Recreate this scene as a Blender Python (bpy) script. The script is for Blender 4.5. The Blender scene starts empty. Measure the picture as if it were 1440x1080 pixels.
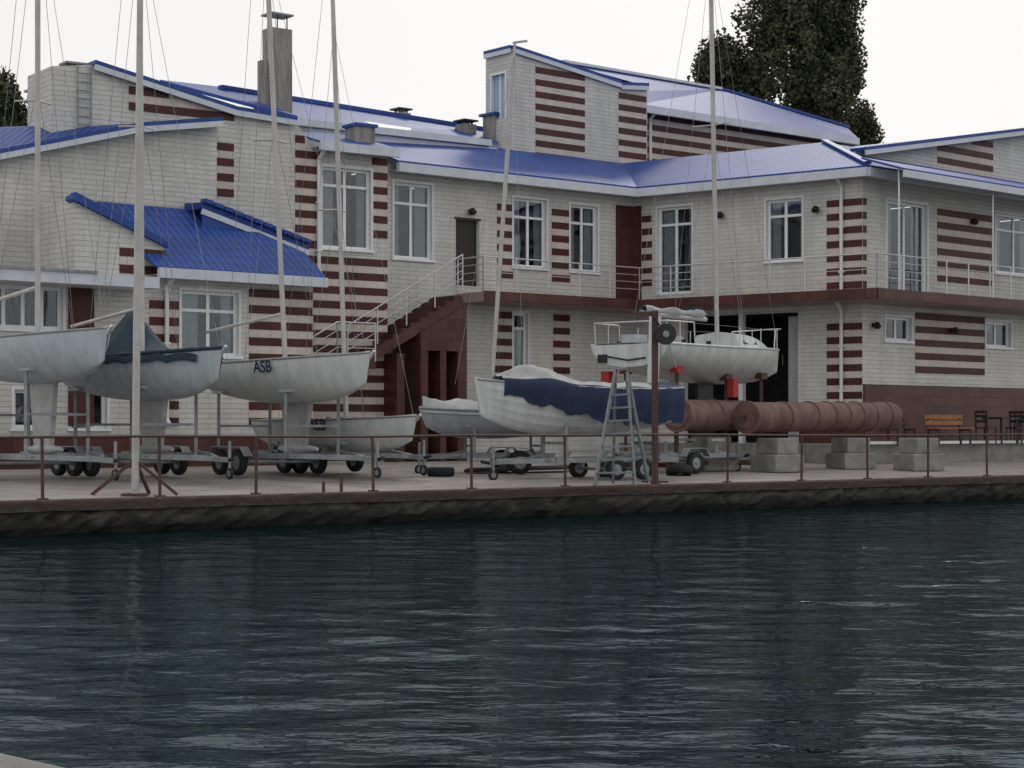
import bpy, bmesh, math, random
import numpy as np
from mathutils import Vector, Matrix
random.seed(7); np.random.seed(7)
F=2600.0; HZ=602.0; EYE=1.15; WATER=-0.55
def P(u,v,D): return Vector(((u-720)/F*D, D, EYE+(HZ-v)/F*D))
def XY(u,D): return Vector(((u-720)/F*D, D))
scene=bpy.context.scene
# ---------------------------------------------------------------- materials
def nt(name):
    m=bpy.data.materials.new(name); m.use_nodes=True
    t=m.node_tree; b=t.nodes['Principled BSDF']; return m,t,b
def link(t,a,b): t.links.new(a,b)
def mat(name,col,rough=0.6,metal=0.0,var=0.25,scale=3.0,bump=0.0,bscale=40.0,col2=None,streak=False,spec=None):
    m,t,b=nt(name)
    tc=t.nodes.new('ShaderNodeTexCoord')
    src=tc.outputs['Object']
    if streak:
        mp=t.nodes.new('ShaderNodeMapping'); mp.inputs['Scale'].default_value=(3,3,0.35)
        link(t,src,mp.inputs['Vector']); src=mp.outputs['Vector']
    n=t.nodes.new('ShaderNodeTexNoise'); n.inputs['Scale'].default_value=scale; n.inputs['Detail'].default_value=6; n.inputs['Roughness'].default_value=0.65
    link(t,src,n.inputs['Vector'])
    r=t.nodes.new('ShaderNodeValToRGB'); r.color_ramp.elements[0].position=0.32; r.color_ramp.elements[1].position=0.68
    c2=col2 if col2 else tuple(c*(1-var) for c in col)
    r.color_ramp.elements[0].color=(*c2,1); r.color_ramp.elements[1].color=(*col,1)
    link(t,n.outputs['Fac'],r.inputs['Fac']); link(t,r.outputs['Color'],b.inputs['Base Color'])
    b.inputs['Roughness'].default_value=rough; b.inputs['Metallic'].default_value=metal
    if spec is not None: b.inputs['Specular IOR Level'].default_value=spec
    if bump>0:
        n2=t.nodes.new('ShaderNodeTexNoise'); n2.inputs['Scale'].default_value=bscale; n2.inputs['Detail'].default_value=5
        link(t,tc.outputs['Object'],n2.inputs['Vector'])
        bp=t.nodes.new('ShaderNodeBump'); bp.inputs['Strength'].default_value=bump; bp.inputs['Distance'].default_value=0.03
        link(t,n2.outputs['Fac'],bp.inputs['Height']); link(t,bp.outputs['Normal'],b.inputs['Normal'])
    return m
def brickmat(name,c1,c2,mo,w,h,ms,rough=0.75,stain=0.3,off=0.5):
    m,t,b=nt(name)
    tc=t.nodes.new('ShaderNodeTexCoord')
    br=t.nodes.new('ShaderNodeTexBrick'); br.offset=off
    br.inputs['Scale'].default_value=1; br.inputs['Brick Width'].default_value=w; br.inputs['Row Height'].default_value=h
    br.inputs['Mortar Size'].default_value=ms; br.inputs['Mortar Smooth'].default_value=0.3
    br.inputs['Color1'].default_value=(*c1,1); br.inputs['Color2'].default_value=(*c2,1); br.inputs['Mortar'].default_value=(*mo,1)
    link(t,tc.outputs['UV'],br.inputs['Vector'])
    n=t.nodes.new('ShaderNodeTexNoise'); n.inputs['Scale'].default_value=0.9; n.inputs['Detail'].default_value=8; n.inputs['Roughness'].default_value=0.6
    mp=t.nodes.new('ShaderNodeMapping'); mp.inputs['Scale'].default_value=(1.6,1.6,0.5)
    link(t,tc.outputs['Object'],mp.inputs['Vector']); link(t,mp.outputs['Vector'],n.inputs['Vector'])
    mr=t.nodes.new('ShaderNodeMapRange'); mr.inputs['From Min'].default_value=0.3; mr.inputs['From Max'].default_value=0.65
    mr.inputs['To Min'].default_value=1-stain; mr.inputs['To Max'].default_value=1
    link(t,n.outputs['Fac'],mr.inputs['Value'])
    mx=t.nodes.new('ShaderNodeMix'); mx.data_type='RGBA'; mx.blend_type='MULTIPLY'; mx.inputs[0].default_value=1
    link(t,br.outputs['Color'],mx.inputs[6]); link(t,mr.outputs['Result'],mx.inputs[7])
    link(t,mx.outputs[2],b.inputs['Base Color']); b.inputs['Roughness'].default_value=rough
    b.inputs['Specular IOR Level'].default_value=.25
    bp=t.nodes.new('ShaderNodeBump'); bp.inputs['Strength'].default_value=0.4; bp.inputs['Distance'].default_value=0.015; bp.invert=True
    link(t,br.outputs['Fac'],bp.inputs['Height']); link(t,bp.outputs['Normal'],b.inputs['Normal'])
    return m
def roofmat(name,col):
    m,t,b=nt(name)
    tc=t.nodes.new('ShaderNodeTexCoord'); sx=t.nodes.new('ShaderNodeSeparateXYZ'); link(t,tc.outputs['UV'],sx.inputs[0])
    def math_(op,a,bb=None):
        n=t.nodes.new('ShaderNodeMath'); n.operation=op
        for i,x in enumerate((a,bb)):
            if x is None: continue
            if isinstance(x,(int,float)): n.inputs[i].default_value=x
            else: link(t,x,n.inputs[i])
        return n.outputs[0]
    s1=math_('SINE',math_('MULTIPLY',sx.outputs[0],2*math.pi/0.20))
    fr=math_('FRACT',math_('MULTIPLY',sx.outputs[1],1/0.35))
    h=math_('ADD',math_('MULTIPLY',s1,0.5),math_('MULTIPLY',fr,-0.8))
    bp=t.nodes.new('ShaderNodeBump'); bp.inputs['Strength'].default_value=0.6; bp.inputs['Distance'].default_value=0.025
    link(t,h,bp.inputs['Height']); link(t,bp.outputs['Normal'],b.inputs['Normal'])
    n=t.nodes.new('ShaderNodeTexNoise'); n.inputs['Scale'].default_value=1.2; n.inputs['Detail'].default_value=6; link(t,tc.outputs['Object'],n.inputs['Vector'])
    r=t.nodes.new('ShaderNodeValToRGB'); r.color_ramp.elements[0].position=.35; r.color_ramp.elements[1].position=.7
    r.color_ramp.elements[0].color=(*[c*0.72 for c in col],1); r.color_ramp.elements[1].color=(*col,1)
    link(t,n.outputs['Fac'],r.inputs['Fac'])
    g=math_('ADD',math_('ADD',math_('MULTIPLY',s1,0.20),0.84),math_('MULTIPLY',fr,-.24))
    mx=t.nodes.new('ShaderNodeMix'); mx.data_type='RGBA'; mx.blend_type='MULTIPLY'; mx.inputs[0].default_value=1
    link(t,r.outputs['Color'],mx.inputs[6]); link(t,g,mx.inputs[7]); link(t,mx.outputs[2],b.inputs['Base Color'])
    b.inputs['Roughness'].default_value=0.5; b.inputs['Specular IOR Level'].default_value=.28
    return m
M={}
M['brick']=brickmat('light_brick',(0.655,0.645,0.61),(0.59,0.585,0.555),(0.41,0.405,0.39),0.60,0.125,0.010,stain=0.20)
M['tile']=brickmat('brown_tile',(0.090,0.028,0.025),(0.064,0.021,0.019),(0.09,0.05,0.045),0.30,0.20,0.006,rough=0.5,stain=0.3,off=0)
M['cream']=brickmat('cream_tile',(0.64,0.565,0.515),(0.58,0.515,0.47),(0.42,0.37,0.34),0.40,0.20,0.008,stain=0.18)
M['granite']=brickmat('granite_tile',(0.125,0.050,0.041),(0.09,0.035,0.030),(0.045,0.025,0.025),0.6,0.3,0.008,rough=0.35,stain=0.35)
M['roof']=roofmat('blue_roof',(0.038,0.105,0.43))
M['blue']=mat('blue_metal',(0.026,0.075,0.32),0.5,var=.3,spec=.3)
M['white']=mat('white_paint',(0.74,0.75,0.76),0.5,var=.14,scale=2,streak=True)
M['fascia']=mat('fascia_white',(0.62,0.66,0.73),0.5,var=.18,scale=2)
M['frame']=mat('window_frame',(0.80,0.82,0.84),0.4,var=.08)
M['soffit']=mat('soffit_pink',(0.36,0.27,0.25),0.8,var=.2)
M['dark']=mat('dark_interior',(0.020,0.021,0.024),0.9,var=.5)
M['door']=mat('door_brown',(0.022,0.012,0.012),0.5,var=.4)
M['curtain']=mat('curtain',(0.66,0.67,0.66),0.9,var=.3,scale=6)
M['conc']=mat('concrete',(0.30,0.29,0.27),0.9,var=.45,scale=2.5,bump=.5,bscale=30)
M['chim']=mat('chimney_render',(0.36,0.34,0.31),0.9,col2=(0.17,0.155,0.14),scale=2.2,bump=.5,bscale=18,streak=True)
M['steel']=mat('stainless',(0.60,0.61,0.63),0.35,metal=.6,var=.15)
M['galv']=mat('galvanised',(0.32,0.34,0.36),0.55,metal=.4,var=.4,scale=6)
M['ladder']=mat('ladder_grey',(0.24,0.26,0.27),0.55,metal=.3,var=.4,scale=6)
M['alu']=mat('mast_aluminium',(0.50,0.49,0.48),0.45,metal=.25,var=.25,scale=2)
M['hull']=mat('gelcoat_white',(0.64,0.665,0.665),0.3,var=.26,scale=1.6,streak=True)
M['hullb']=mat('gelcoat_bluish',(0.49,0.555,0.60),0.35,var=.3,scale=1.6,streak=True)
M['hullg']=mat('gelcoat_grey',(0.42,0.46,0.49),0.35,var=.25,scale=1.6,streak=True)
M['keel']=mat('keel_grey',(0.42,0.43,0.43),0.55,var=.35,scale=2)
M['navy']=mat('navy_canvas',(0.016,0.032,0.085),0.85,var=.45,scale=3,bump=.6,bscale=6)
M['canvas']=mat('grey_canvas',(0.44,0.45,0.46),0.9,var=.35,scale=3,bump=.6,bscale=6)
M['green']=mat('teal_canvas',(0.011,0.038,0.060),0.8,var=.45,scale=3,bump=.6,bscale=6)
M['rust']=mat('rusty_tank',(0.21,0.115,0.10),0.75,col2=(0.10,0.052,0.044),scale=2.2,bump=.3,bscale=30)
M['rail']=mat('rail_rust',(0.10,0.045,0.035),0.7,col2=(0.05,0.03,0.028),scale=8)
M['redp']=mat('red_pad',(0.42,0.03,0.025),0.6,var=.3)
M['rubber']=mat('rubber',(0.018,0.018,0.018),0.8,var=.4)
M['wood']=mat('bench_wood',(0.34,0.15,0.065),0.6,var=.4,scale=5)
M['black']=mat('black_paint',(0.015,0.015,0.017),0.5,var=.3)
M['bark']=mat('bark',(0.07,0.055,0.042),0.95,var=.5,scale=5,bump=.8,bscale=12)
M['glassb']=mat('blue_board',(0.34,0.46,0.56),0.5,var=.1)
M['wire']=mat('wire',(0.28,0.28,0.28),0.4,metal=.5)
def glassm():
    m,t,b=nt('window_glass'); out=t.nodes['Material Output']; t.nodes.remove(b)
    tr=t.nodes.new('ShaderNodeBsdfTransparent'); tr.inputs[0].default_value=(0.74,0.82,0.87,1)
    gl=t.nodes.new('ShaderNodeBsdfGlossy'); gl.inputs['Roughness'].default_value=0.03; gl.inputs[0].default_value=(.85,.93,1,1)
    fr=t.nodes.new('ShaderNodeFresnel'); fr.inputs[0].default_value=1.9
    mx=t.nodes.new('ShaderNodeMixShader'); link(t,fr.outputs[0],mx.inputs[0]); link(t,tr.outputs[0],mx.inputs[1]); link(t,gl.outputs[0],mx.inputs[2])
    n=t.nodes.new('ShaderNodeTexNoise'); n.inputs['Scale'].default_value=0.7
    tc=t.nodes.new('ShaderNodeTexCoord'); link(t,tc.outputs['Object'],n.inputs['Vector'])
    bp=t.nodes.new('ShaderNodeBump'); bp.inputs['Strength'].default_value=0.15; bp.inputs['Distance'].default_value=0.05
    link(t,n.outputs[0],bp.inputs['Height']); link(t,bp.outputs[0],gl.inputs['Normal'])
    link(t,mx.outputs[0],out.inputs[0]); return m
M['glass']=glassm()
def leafm(name,c1,c2):
    m,t,b=nt(name)
    tc=t.nodes.new('ShaderNodeTexCoord'); n=t.nodes.new('ShaderNodeTexNoise'); n.inputs['Scale'].default_value=0.9; n.inputs['Detail'].default_value=8
    link(t,tc.outputs['Object'],n.inputs['Vector'])
    r=t.nodes.new('ShaderNodeValToRGB'); r.color_ramp.elements[0].position=.38; r.color_ramp.elements[1].position=.62
    r.color_ramp.elements[0].color=(*c1,1); r.color_ramp.elements[1].color=(*c2,1)
    link(t,n.outputs[0],r.inputs[0]); link(t,r.outputs[0],b.inputs['Base Color']); b.inputs['Roughness'].default_value=.8; b.inputs['Specular IOR Level'].default_value=.2
    return m
M['leaf']=leafm('poplar_leaf',(0.036,0.044,0.026),(0.10,0.11,0.062))
def quaym():
    m,t,b=nt('quay_wall')
    tc=t.nodes.new('ShaderNodeTexCoord'); n=t.nodes.new('ShaderNodeTexNoise'); n.inputs['Scale'].default_value=1.8; n.inputs['Detail'].default_value=10; n.inputs['Roughness'].default_value=.7
    link(t,tc.outputs['Object'],n.inputs['Vector'])
    sx=t.nodes.new('ShaderNodeSeparateXYZ'); link(t,tc.outputs['Object'],sx.inputs[0])
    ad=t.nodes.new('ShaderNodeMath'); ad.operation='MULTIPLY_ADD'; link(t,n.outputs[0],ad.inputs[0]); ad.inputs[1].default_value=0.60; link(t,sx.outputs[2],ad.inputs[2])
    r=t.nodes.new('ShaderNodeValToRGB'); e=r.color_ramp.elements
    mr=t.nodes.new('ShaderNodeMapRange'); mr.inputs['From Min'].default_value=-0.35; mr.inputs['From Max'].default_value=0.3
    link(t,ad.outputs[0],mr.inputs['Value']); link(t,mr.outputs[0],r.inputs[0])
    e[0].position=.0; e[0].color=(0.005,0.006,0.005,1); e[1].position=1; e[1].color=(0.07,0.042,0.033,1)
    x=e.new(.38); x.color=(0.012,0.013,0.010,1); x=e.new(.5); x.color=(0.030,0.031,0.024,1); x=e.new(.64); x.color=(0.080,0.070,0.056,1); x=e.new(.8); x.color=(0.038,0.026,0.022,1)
    link(t,r.outputs[0],b.inputs['Base Color']); b.inputs['Roughness'].default_value=.8
    bp=t.nodes.new('ShaderNodeBump'); bp.inputs['Strength'].default_value=.8; bp.inputs['Distance'].default_value=.08
    link(t,n.outputs[0],bp.inputs['Height']); link(t,bp.outputs[0],b.inputs['Normal']); return m
M['quay']=quaym()
M['pave']=mat('quay_paving',(0.33,0.305,0.29),0.85,col2=(0.20,0.18,0.172),scale=1.1,bump=.4,bscale=20)
def waterm():
    m,t,b=nt('sea_water'); out=t.nodes['Material Output']; t.nodes.remove(b)
    df=t.nodes.new('ShaderNodeBsdfDiffuse'); df.inputs[0].default_value=(0.0030,0.0100,0.0118,1)
    gl=t.nodes.new('ShaderNodeBsdfGlossy'); gl.inputs['Roughness'].default_value=.03; gl.inputs[0].default_value=(.80,.95,1,1)
    fr=t.nodes.new('ShaderNodeFresnel'); fr.inputs[0].default_value=1.33
    ml=t.nodes.new('ShaderNodeMath'); ml.operation='MULTIPLY'; ml.inputs[1].default_value=.52; link(t,fr.outputs[0],ml.inputs[0])
    mx=t.nodes.new('ShaderNodeMixShader'); link(t,ml.outputs[0],mx.inputs[0]); link(t,df.outputs[0],mx.inputs[1]); link(t,gl.outputs[0],mx.inputs[2]); link(t,mx.outputs[0],out.inputs[0])
    tc=t.nodes.new('ShaderNodeTexCoord')
    prev=None
    for sc,st,di in ((2.8,.6,.024),(7.5,.6,.011),(17.0,.5,.003)):
        mp=t.nodes.new('ShaderNodeMapping'); mp.inputs['Scale'].default_value=(0.62,1.25,1); mp.inputs['Rotation'].default_value=(0,0,math.radians(-12))
        n=t.nodes.new('ShaderNodeTexNoise'); n.inputs['Scale'].default_value=sc; n.inputs['Detail'].default_value=2; n.inputs['Distortion'].default_value=.6
        link(t,tc.outputs['Object'],mp.inputs[0]); link(t,mp.outputs[0],n.inputs['Vector'])
        bp=t.nodes.new('ShaderNodeBump'); bp.inputs['Strength'].default_value=st; bp.inputs['Distance'].default_value=di
        link(t,n.outputs[0],bp.inputs['Height'])
        if prev: link(t,prev.outputs[0],bp.inputs['Normal'])
        prev=bp
    for x in (fr,gl): link(t,prev.outputs[0],x.inputs['Normal'])
    return m
M['water']=waterm()
# ---------------------------------------------------------------- mesh builder
class MB:
    def __init__(s): s.v=[]; s.f=[]; s.m=[]; s.s=[]; s.mats=[]
    def mi(s,k):
        if k not in s.mats: s.mats.append(k)
        return s.mats.index(k)
    def add(s,pts,faces,k,smooth=False):
        b=len(s.v); s.v+= [tuple(p) for p in pts]; i=s.mi(k)
        for f in faces: s.f.append(tuple(b+x for x in f)); s.m.append(i); s.s.append(smooth)
    def poly(s,pts,k): s.add(pts,[tuple(range(len(pts)))],k)
    def hex(s,p,k): s.add(p,[(0,3,2,1),(4,5,6,7),(0,1,5,4),(1,2,6,5),(2,3,7,6),(3,0,4,7)],k)
    def box(s,c,sz,k,yaw=0):
        cs,sn=math.cos(yaw),math.sin(yaw); pts=[]
        for z in (-.5,.5):
            for x,y in ((-.5,-.5),(.5,-.5),(.5,.5),(-.5,.5)):
                a,b=x*sz[0],y*sz[1]; pts.append((c[0]+a*cs-b*sn,c[1]+a*sn+b*cs,c[2]+z*sz[2]))
        s.hex(pts,k)
    def beam(s,p,q,w,h,k,up=Vector((0,0,1))):
        p=Vector(p);q=Vector(q);d=(q-p).normalized()
        a=d.cross(up); 
        if a.length<1e-4: a=d.cross(Vector((1,0,0)))
        a.normalize(); b=a.cross(d).normalized()
        pts=[]
        for e in (p,q):
            for x,y in ((-.5,-.5),(.5,-.5),(.5,.5),(-.5,.5)): pts.append(e+a*x*w+b*y*h)
        s.hex(pts,k)
    def cyl(s,p,q,r,k,n=8,r2=None,cap=True):
        p=Vector(p);q=Vector(q);d=(q-p)
        if d.length<1e-5:return
        d.normalize(); a=d.orthogonal().normalized(); b=d.cross(a); r2=r if r2 is None else r2
        pts=[];
        for e,rr in ((p,r),(q,r2)):
            for i in range(n):
                t=2*math.pi*i/n; pts.append(e+a*math.cos(t)*rr+b*math.sin(t)*rr)
        s.add(pts,[(i,(i+1)%n,n+(i+1)%n,n+i) for i in range(n)],k,True)
        if cap: s.add(pts,[tuple(range(n))[::-1],tuple(range(n,2*n))],k)
    def tube(s,pl,r,k,n=6):
        for a,b in zip(pl[:-1],pl[1:]): s.cyl(a,b,r,k,n)
    def obj(s,name,parent=None,recalc=True):
        me=bpy.data.meshes.new(name); me.from_pydata(s.v,[],s.f); 
        for k in s.mats: me.materials.append(M[k])
        me.polygons.foreach_set('material_index',s.m); me.polygons.foreach_set('use_smooth',s.s)
        if recalc:
            bm=bmesh.new(); bm.from_mesh(me); bmesh.ops.recalc_face_normals(bm,faces=bm.faces); bm.to_mesh(me); bm.free()
        uv=me.uv_layers.new(name='UVMap'); Z=Vector((0,0,1))
        for p in me.polygons:
            n=p.normal; t=Z.cross(n)
            if t.length<.05: t=Vector((1,0,0)); w=Vector((0,1,0))
            else:
                t.normalize(); w=n.cross(t)
                if w.z<0: w=-w
            for li in p.loop_indices:
                co=me.vertices[me.loops[li].vertex_index].co; uv.data[li].uv=(co.dot(t),co.dot(w))
        o=bpy.data.objects.new(name,me); scene.collection.objects.link(o)
        if parent: o.parent=parent
        return o
def empty(name):
    o=bpy.data.objects.new(name,None); scene.collection.objects.link(o); return o
# ---------------------------------------------------------------- quay geometry
QA=XY(0,28.75); QB=XY(1440,44.6); DQ=(QB-QA).normalized(); NB=Vector((-DQ.y,DQ.x))
def back(x,y): return (Vector((x,y))-QA).dot(NB)
def gz(x,y): return max(0,min(back(x,y),10))/10*.22
def V3(p,z): return Vector((p[0],p[1],z))
def onquay(u,b):
    r=Vector(((u-720)/F,1)); o=QA+NB*b
    D=o.dot(NB)/r.dot(NB); return r*D
def G(u,v):
    D=EYE*F/(v-HZ)
    for _ in range(8):
        x,y=(u-720)/F*D,D; D=(EYE-gz(x,y))*F/(v-HZ)
    return Vector(((u-720)/F*D,D,gz((u-720)/F*D,D)))
mb=MB()
far=1500
def qp(s,b,z): p=QA+DQ*s+NB*b; return (p.x,p.y,z)
segs=[-far,-60,-20,0,10,20,30,45,90,far]
for a,b in zip(segs[:-1],segs[1:]):
    mb.poly([qp(a,0.28,0),qp(b,0.28,0),qp(b,10,.22),qp(a,10,.22)],'pave')
    mb.poly([qp(a,10,.22),qp(b,10,.22),qp(b,far,.22),qp(a,far,.22)],'pave')
mb.obj('ground',recalc=False)
mb=MB(); n=420; s0,s1=-25,60
rows=[(-1.2,0.25),(-.55,.12),(-.42,.05),(-.30,.03),(-.17,.0),(-.165,-.05),(-.02,-.05),(0.01,-.03),(0.012,.3)]
pts=[]
jit=np.cumsum(np.random.randn(n+1))*.004
for i in range(n+1):
    s=s0+(s1-s0)*i/n
    for j,(z,b) in enumerate(rows):
        rb=random.uniform(-.03,.05) if j in(1,2,3,4) else random.uniform(-.008,.008)
        rz=random.uniform(-.03,.03) if j in(2,3) else random.uniform(-.006,.006)
        chip=.10 if (j in (3,4) and random.random()<.12) else 0
        pts.append(qp(s,b+rb+chip+(jit[i]%.03),z+rz if j<8 else z))
R=len(rows)
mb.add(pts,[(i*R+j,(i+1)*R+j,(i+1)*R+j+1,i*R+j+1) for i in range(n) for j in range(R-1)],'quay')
for a,b in ((-far,s0),(s1,far)):
    mb.poly([qp(a,0,-1.2),qp(b,0,-1.2),qp(b,0,0),qp(a,0,0)],'quay')
    mb.poly([qp(a,0,0.0),qp(b,0,0.0),qp(b,.3,0.0),qp(a,.3,0.0)],'quay')
mb.obj('quay_wall',recalc=False)
# ---------------------------------------------------------------- water
def water():
    dx=.07; xs=np.arange(-15,19,dx); ys=np.arange(4,50,dx)
    Xg,Yg=np.meshgrid(xs,ys,indexing='ij'); Z=np.zeros_like(Xg)
    rng=np.random.RandomState(3)
    for i in range(60):
        lam=.26*(6.0**rng.rand()); k=2*math.pi/lam; th=math.radians(84+rng.randn()*40); 
        A=.0017*lam**.95*(.6+.8*rng.rand())
        Z+=A*np.sin(k*(Xg*math.cos(th)+Yg*math.sin(th))+rng.rand()*6.28)
    patch=.80+.35*np.sin(Xg*.35+1.3*np.sin(Yg*.21))*np.sin(Yg*.33+.8)+.35*np.clip((13-Yg)/6,0,1)
    Z*=patch
    mask=np.clip((Xg+15)/2,0,1)*np.clip((xs[-1]-Xg)/2,0,1)*np.clip((Yg-4)/1.5,0,1)*np.clip((ys[-1]-Yg)/2,0,1)
    Z*=mask
    nx,ny=Xg.shape; V=np.stack([Xg,Yg,Z+WATER],-1).reshape(-1,3)
    idx=np.arange(nx*ny).reshape(nx,ny)
    q=np.stack([idx[:-1,:-1],idx[1:,:-1],idx[1:,1:],idx[:-1,1:]],-1).reshape(-1,4)
    x0,x1,y0,y1=xs[0],xs[-1],ys[0],ys[-1]; B=far
    ex=np.array([[-B,-B],[x0,-B],[x1,-B],[B,-B],[-B,y0],[B,y0],[-B,y1],[B,y1],[-B,B],[x0,B],[x1,B],[B,B]],float)
    n0=len(V); V=np.vstack([V,np.c_[ex,np.full(12,WATER)]])
    c00,c10,c01,c11=idx[0,0],idx[-1,0],idx[0,-1],idx[-1,-1]; e=lambda i:n0+i
    q2=[[e(0),e(1),c00,e(4)],[e(1),e(2),c10,c00],[e(2),e(3),e(5),c10],[e(4),c00,c01,e(6)],[c10,e(5),e(7),c11],[e(6),c01,e(9),e(8)],[c01,c11,e(10),e(9)],[c11,e(7),e(11),e(10)]]
    q=np.vstack([q,np.array(q2)])
    me=bpy.data.meshes.new('water'); me.vertices.add(len(V)); me.vertices.foreach_set('co',V.ravel())
    me.loops.add(len(q)*4); me.loops.foreach_set('vertex_index',q.ravel().astype(np.int32))
    me.polygons.add(len(q)); me.polygons.foreach_set('loop_start',np.arange(0,len(q)*4,4,dtype=np.int32)); me.polygons.foreach_set('loop_total',np.full(len(q),4,dtype=np.int32))
    me.polygons.foreach_set('use_smooth',np.ones(len(q),bool)); me.update(); me.materials.append(M['water'])
    scene.collection.objects.link(bpy.data.objects.new('water',me))
water()
mb=MB()
a=XY(-60,8.5); b=XY(95,7.88); d=(b-a).normalized(); nn=Vector((-d.y,d.x)); 
if nn.y>0: nn=-nn
p0=a-d*8; p1=a+d*14
mb.hex([V3(p0,-1.5),V3(p1,-1.5),V3(p1+nn*9,-1.5),V3(p0+nn*9,-1.5),V3(p0,-.3),V3(p1,-.3),V3(p1+nn*9,-.3),V3(p0+nn*9,-.3)],'conc')
mb.obj('pier')
# ---------------------------------------------------------------- building
B=empty('yacht_club_building')
walls=MB(); stripes=MB(); roofs=MB(); wins=MB(); trim=MB(); balc=MB(); rails=MB(); glass=MB()
class Wall:
    def __init__(s,u0,D0,u1,D1,p0=None,p1=None):
        s.p0=XY(u0,D0) if p0 is None else Vector(p0); s.p1=XY(u1,D1) if p1 is None else Vector(p1)
        s.d=(s.p1-s.p0); s.L=s.d.length; s.d.normalize(); s.n=Vector((s.d.y,-s.d.x))
        if s.n.dot(-s.p0)<0: s.n=-s.n
        s.top=None
    def S(s,u,off=0):
        r=Vector(((u-720)/F,1)); o=s.p0+s.n*off
        D=o.dot(s.n)/r.dot(s.n); return (r*D-o).dot(s.d)
    def D(s,u,off=0):
        r=Vector(((u-720)/F,1)); return (s.p0+s.n*off).dot(s.n)/r.dot(s.n)
    def z(s,u,v,off=0): return EYE+(HZ-v)/F*s.D(u,off)
    def at(s,t,z,off=0): p=s.p0+s.d*t+s.n*off; return Vector((p.x,p.y,z))
    def px(s,u,v,off=0): return s.at(s.S(u,off),s.z(u,v,off),off)
    def hx(s,mbx,s0,s1,z0,z1,o0,o1,k):
        mbx.hex([s.at(s0,z0,o1),s.at(s1,z0,o1),s.at(s1,z0,o0),s.at(s0,z0,o0),s.at(s0,z1,o1),s.at(s1,z1,o1),s.at(s1,z1,o0),s.at(s0,z1,o0)],k)
    def topz(s,t):
        T=s.top
        if t<=T[0][0]: return T[0][1]
        for a,b in zip(T[:-1],T[1:]):
            if a[0]<=t<=b[0]: return a[1]+(b[1]-a[1])*(t-a[0])/max(1e-6,b[0]-a[0])
        return T[-1][1]
    def build(s,z0,top,ops,k='brick'):
        s.top=top; s.z0=z0
        cuts=sorted(set([round(x,4) for x in [t for t,_ in top]+[o[0] for o in ops]+[o[1] for o in ops]]))
        for a,b in zip(cuts[:-1],cuts[1:]):
            if b-a<1e-3: continue
            m=(a+b)/2; col=sorted([(o[2],o[3]) for o in ops if o[0]<m<o[1]])
            z=z0; e=1e-4
            for (c,d) in col:
                if c>z: walls.poly([s.at(a,z),s.at(b,z),s.at(b,c),s.at(a,c)],k)
                z=d
            walls.poly([s.at(a,z),s.at(b,z),s.at(b,s.topz(b-e)),s.at(a,s.topz(a+e))],k)
        for o in ops:
            a,b,c,d=o[:4]; dp=.22
            for q in ([(a,c),(a,d)],[(b,c),(b,d)],[(a,d),(b,d)],[(a,c),(b,c)]):
                (x0,y0),(x1,y1)=q
                walls.poly([s.at(x0,y0),s.at(x1,y1),s.at(x1,y1,-dp),s.at(x0,y0,-dp)],'white')
    def op(s,u0,u1,vt,vb):
        uc=(u0+u1)/2; return (s.S(u0),s.S(u1),s.z(uc,vb),s.z(uc,vt))
    def window(s,o,ncol=2,transom=.27,curt=True,dark=False,door=False):
        a,b,c,d=o; fw=.075; o0,o1=-.16,-.10; k='frame'
        s.hx(wins,a,a+fw,c,d,o0,o1,k); s.hx(wins,b-fw,b,c,d,o0,o1,k)
        s.hx(wins,a+fw,b-fw,c,c+fw,o0,o1,k); s.hx(wins,a+fw,b-fw,d-fw,d,o0,o1,k)
        zt=d-(d-c)*transom
        if transom>0: s.hx(wins,a+fw,b-fw,zt-fw/2,zt+fw/2,o0,o1-.004,k)
        for i in range(1,ncol):
            x=a+(b-a)*i/ncol; s.hx(wins,x-fw*.6,x+fw*.6,c+fw,d-fw,o0,o1-.008,k)
        q=[s.at(a,c,-.135),s.at(b,c,-.135),s.at(b,d,-.135),s.at(a,d,-.135)]
        nn=(q[1]-q[0]).cross(q[3]-q[0])
        if nn.x*s.n.x+nn.y*s.n.y<0: q=q[::-1]
        glass.poly(q,'glass')
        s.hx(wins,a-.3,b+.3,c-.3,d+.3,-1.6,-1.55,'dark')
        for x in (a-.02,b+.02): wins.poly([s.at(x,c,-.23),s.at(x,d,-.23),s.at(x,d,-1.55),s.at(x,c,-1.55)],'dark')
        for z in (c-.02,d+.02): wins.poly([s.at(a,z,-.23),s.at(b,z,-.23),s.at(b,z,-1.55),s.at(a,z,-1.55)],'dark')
        s.hx(trim,a-.07,a,c,d,-.01,.03,'white'); s.hx(trim,b,b+.07,c,d,-.01,.03,'white'); s.hx(trim,a-.07,b+.07,d,d+.07,-.01,.03,'white')
        if not door: s.hx(trim,a-.1,b+.1,c-.07,c-.005,-.1,.07,'frame')
        if curt:
            cw=(b-a)*random.uniform(.22,.44); cr=(b-a)*random.uniform(.15,.38)
            for (x0,x1) in ((a+.02,a+cw),(b-cr,b-.02)):
                N=26; pts=[]
                for i in range(N+1):
                    x=x0+(x1-x0)*i/N; off=-.25+.03*math.sin(i*1.7)
                    pts+= [s.at(x,c+.02,off),s.at(x,d-.02,off)]
                wins.add(pts,[(2*i,2*i+2,2*i+3,2*i+1) for i in range(N)],'curtain',True)
        else:
            z1=d-(d-c)*random.uniform(.15,.5); wins.poly([s.at(a+.03,z1,-.28),s.at((a+b)/2,z1,-.28),s.at((a+b)/2,d-.03,-.28),s.at(a+.03,d-.03,-.28)],'curtain')
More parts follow.
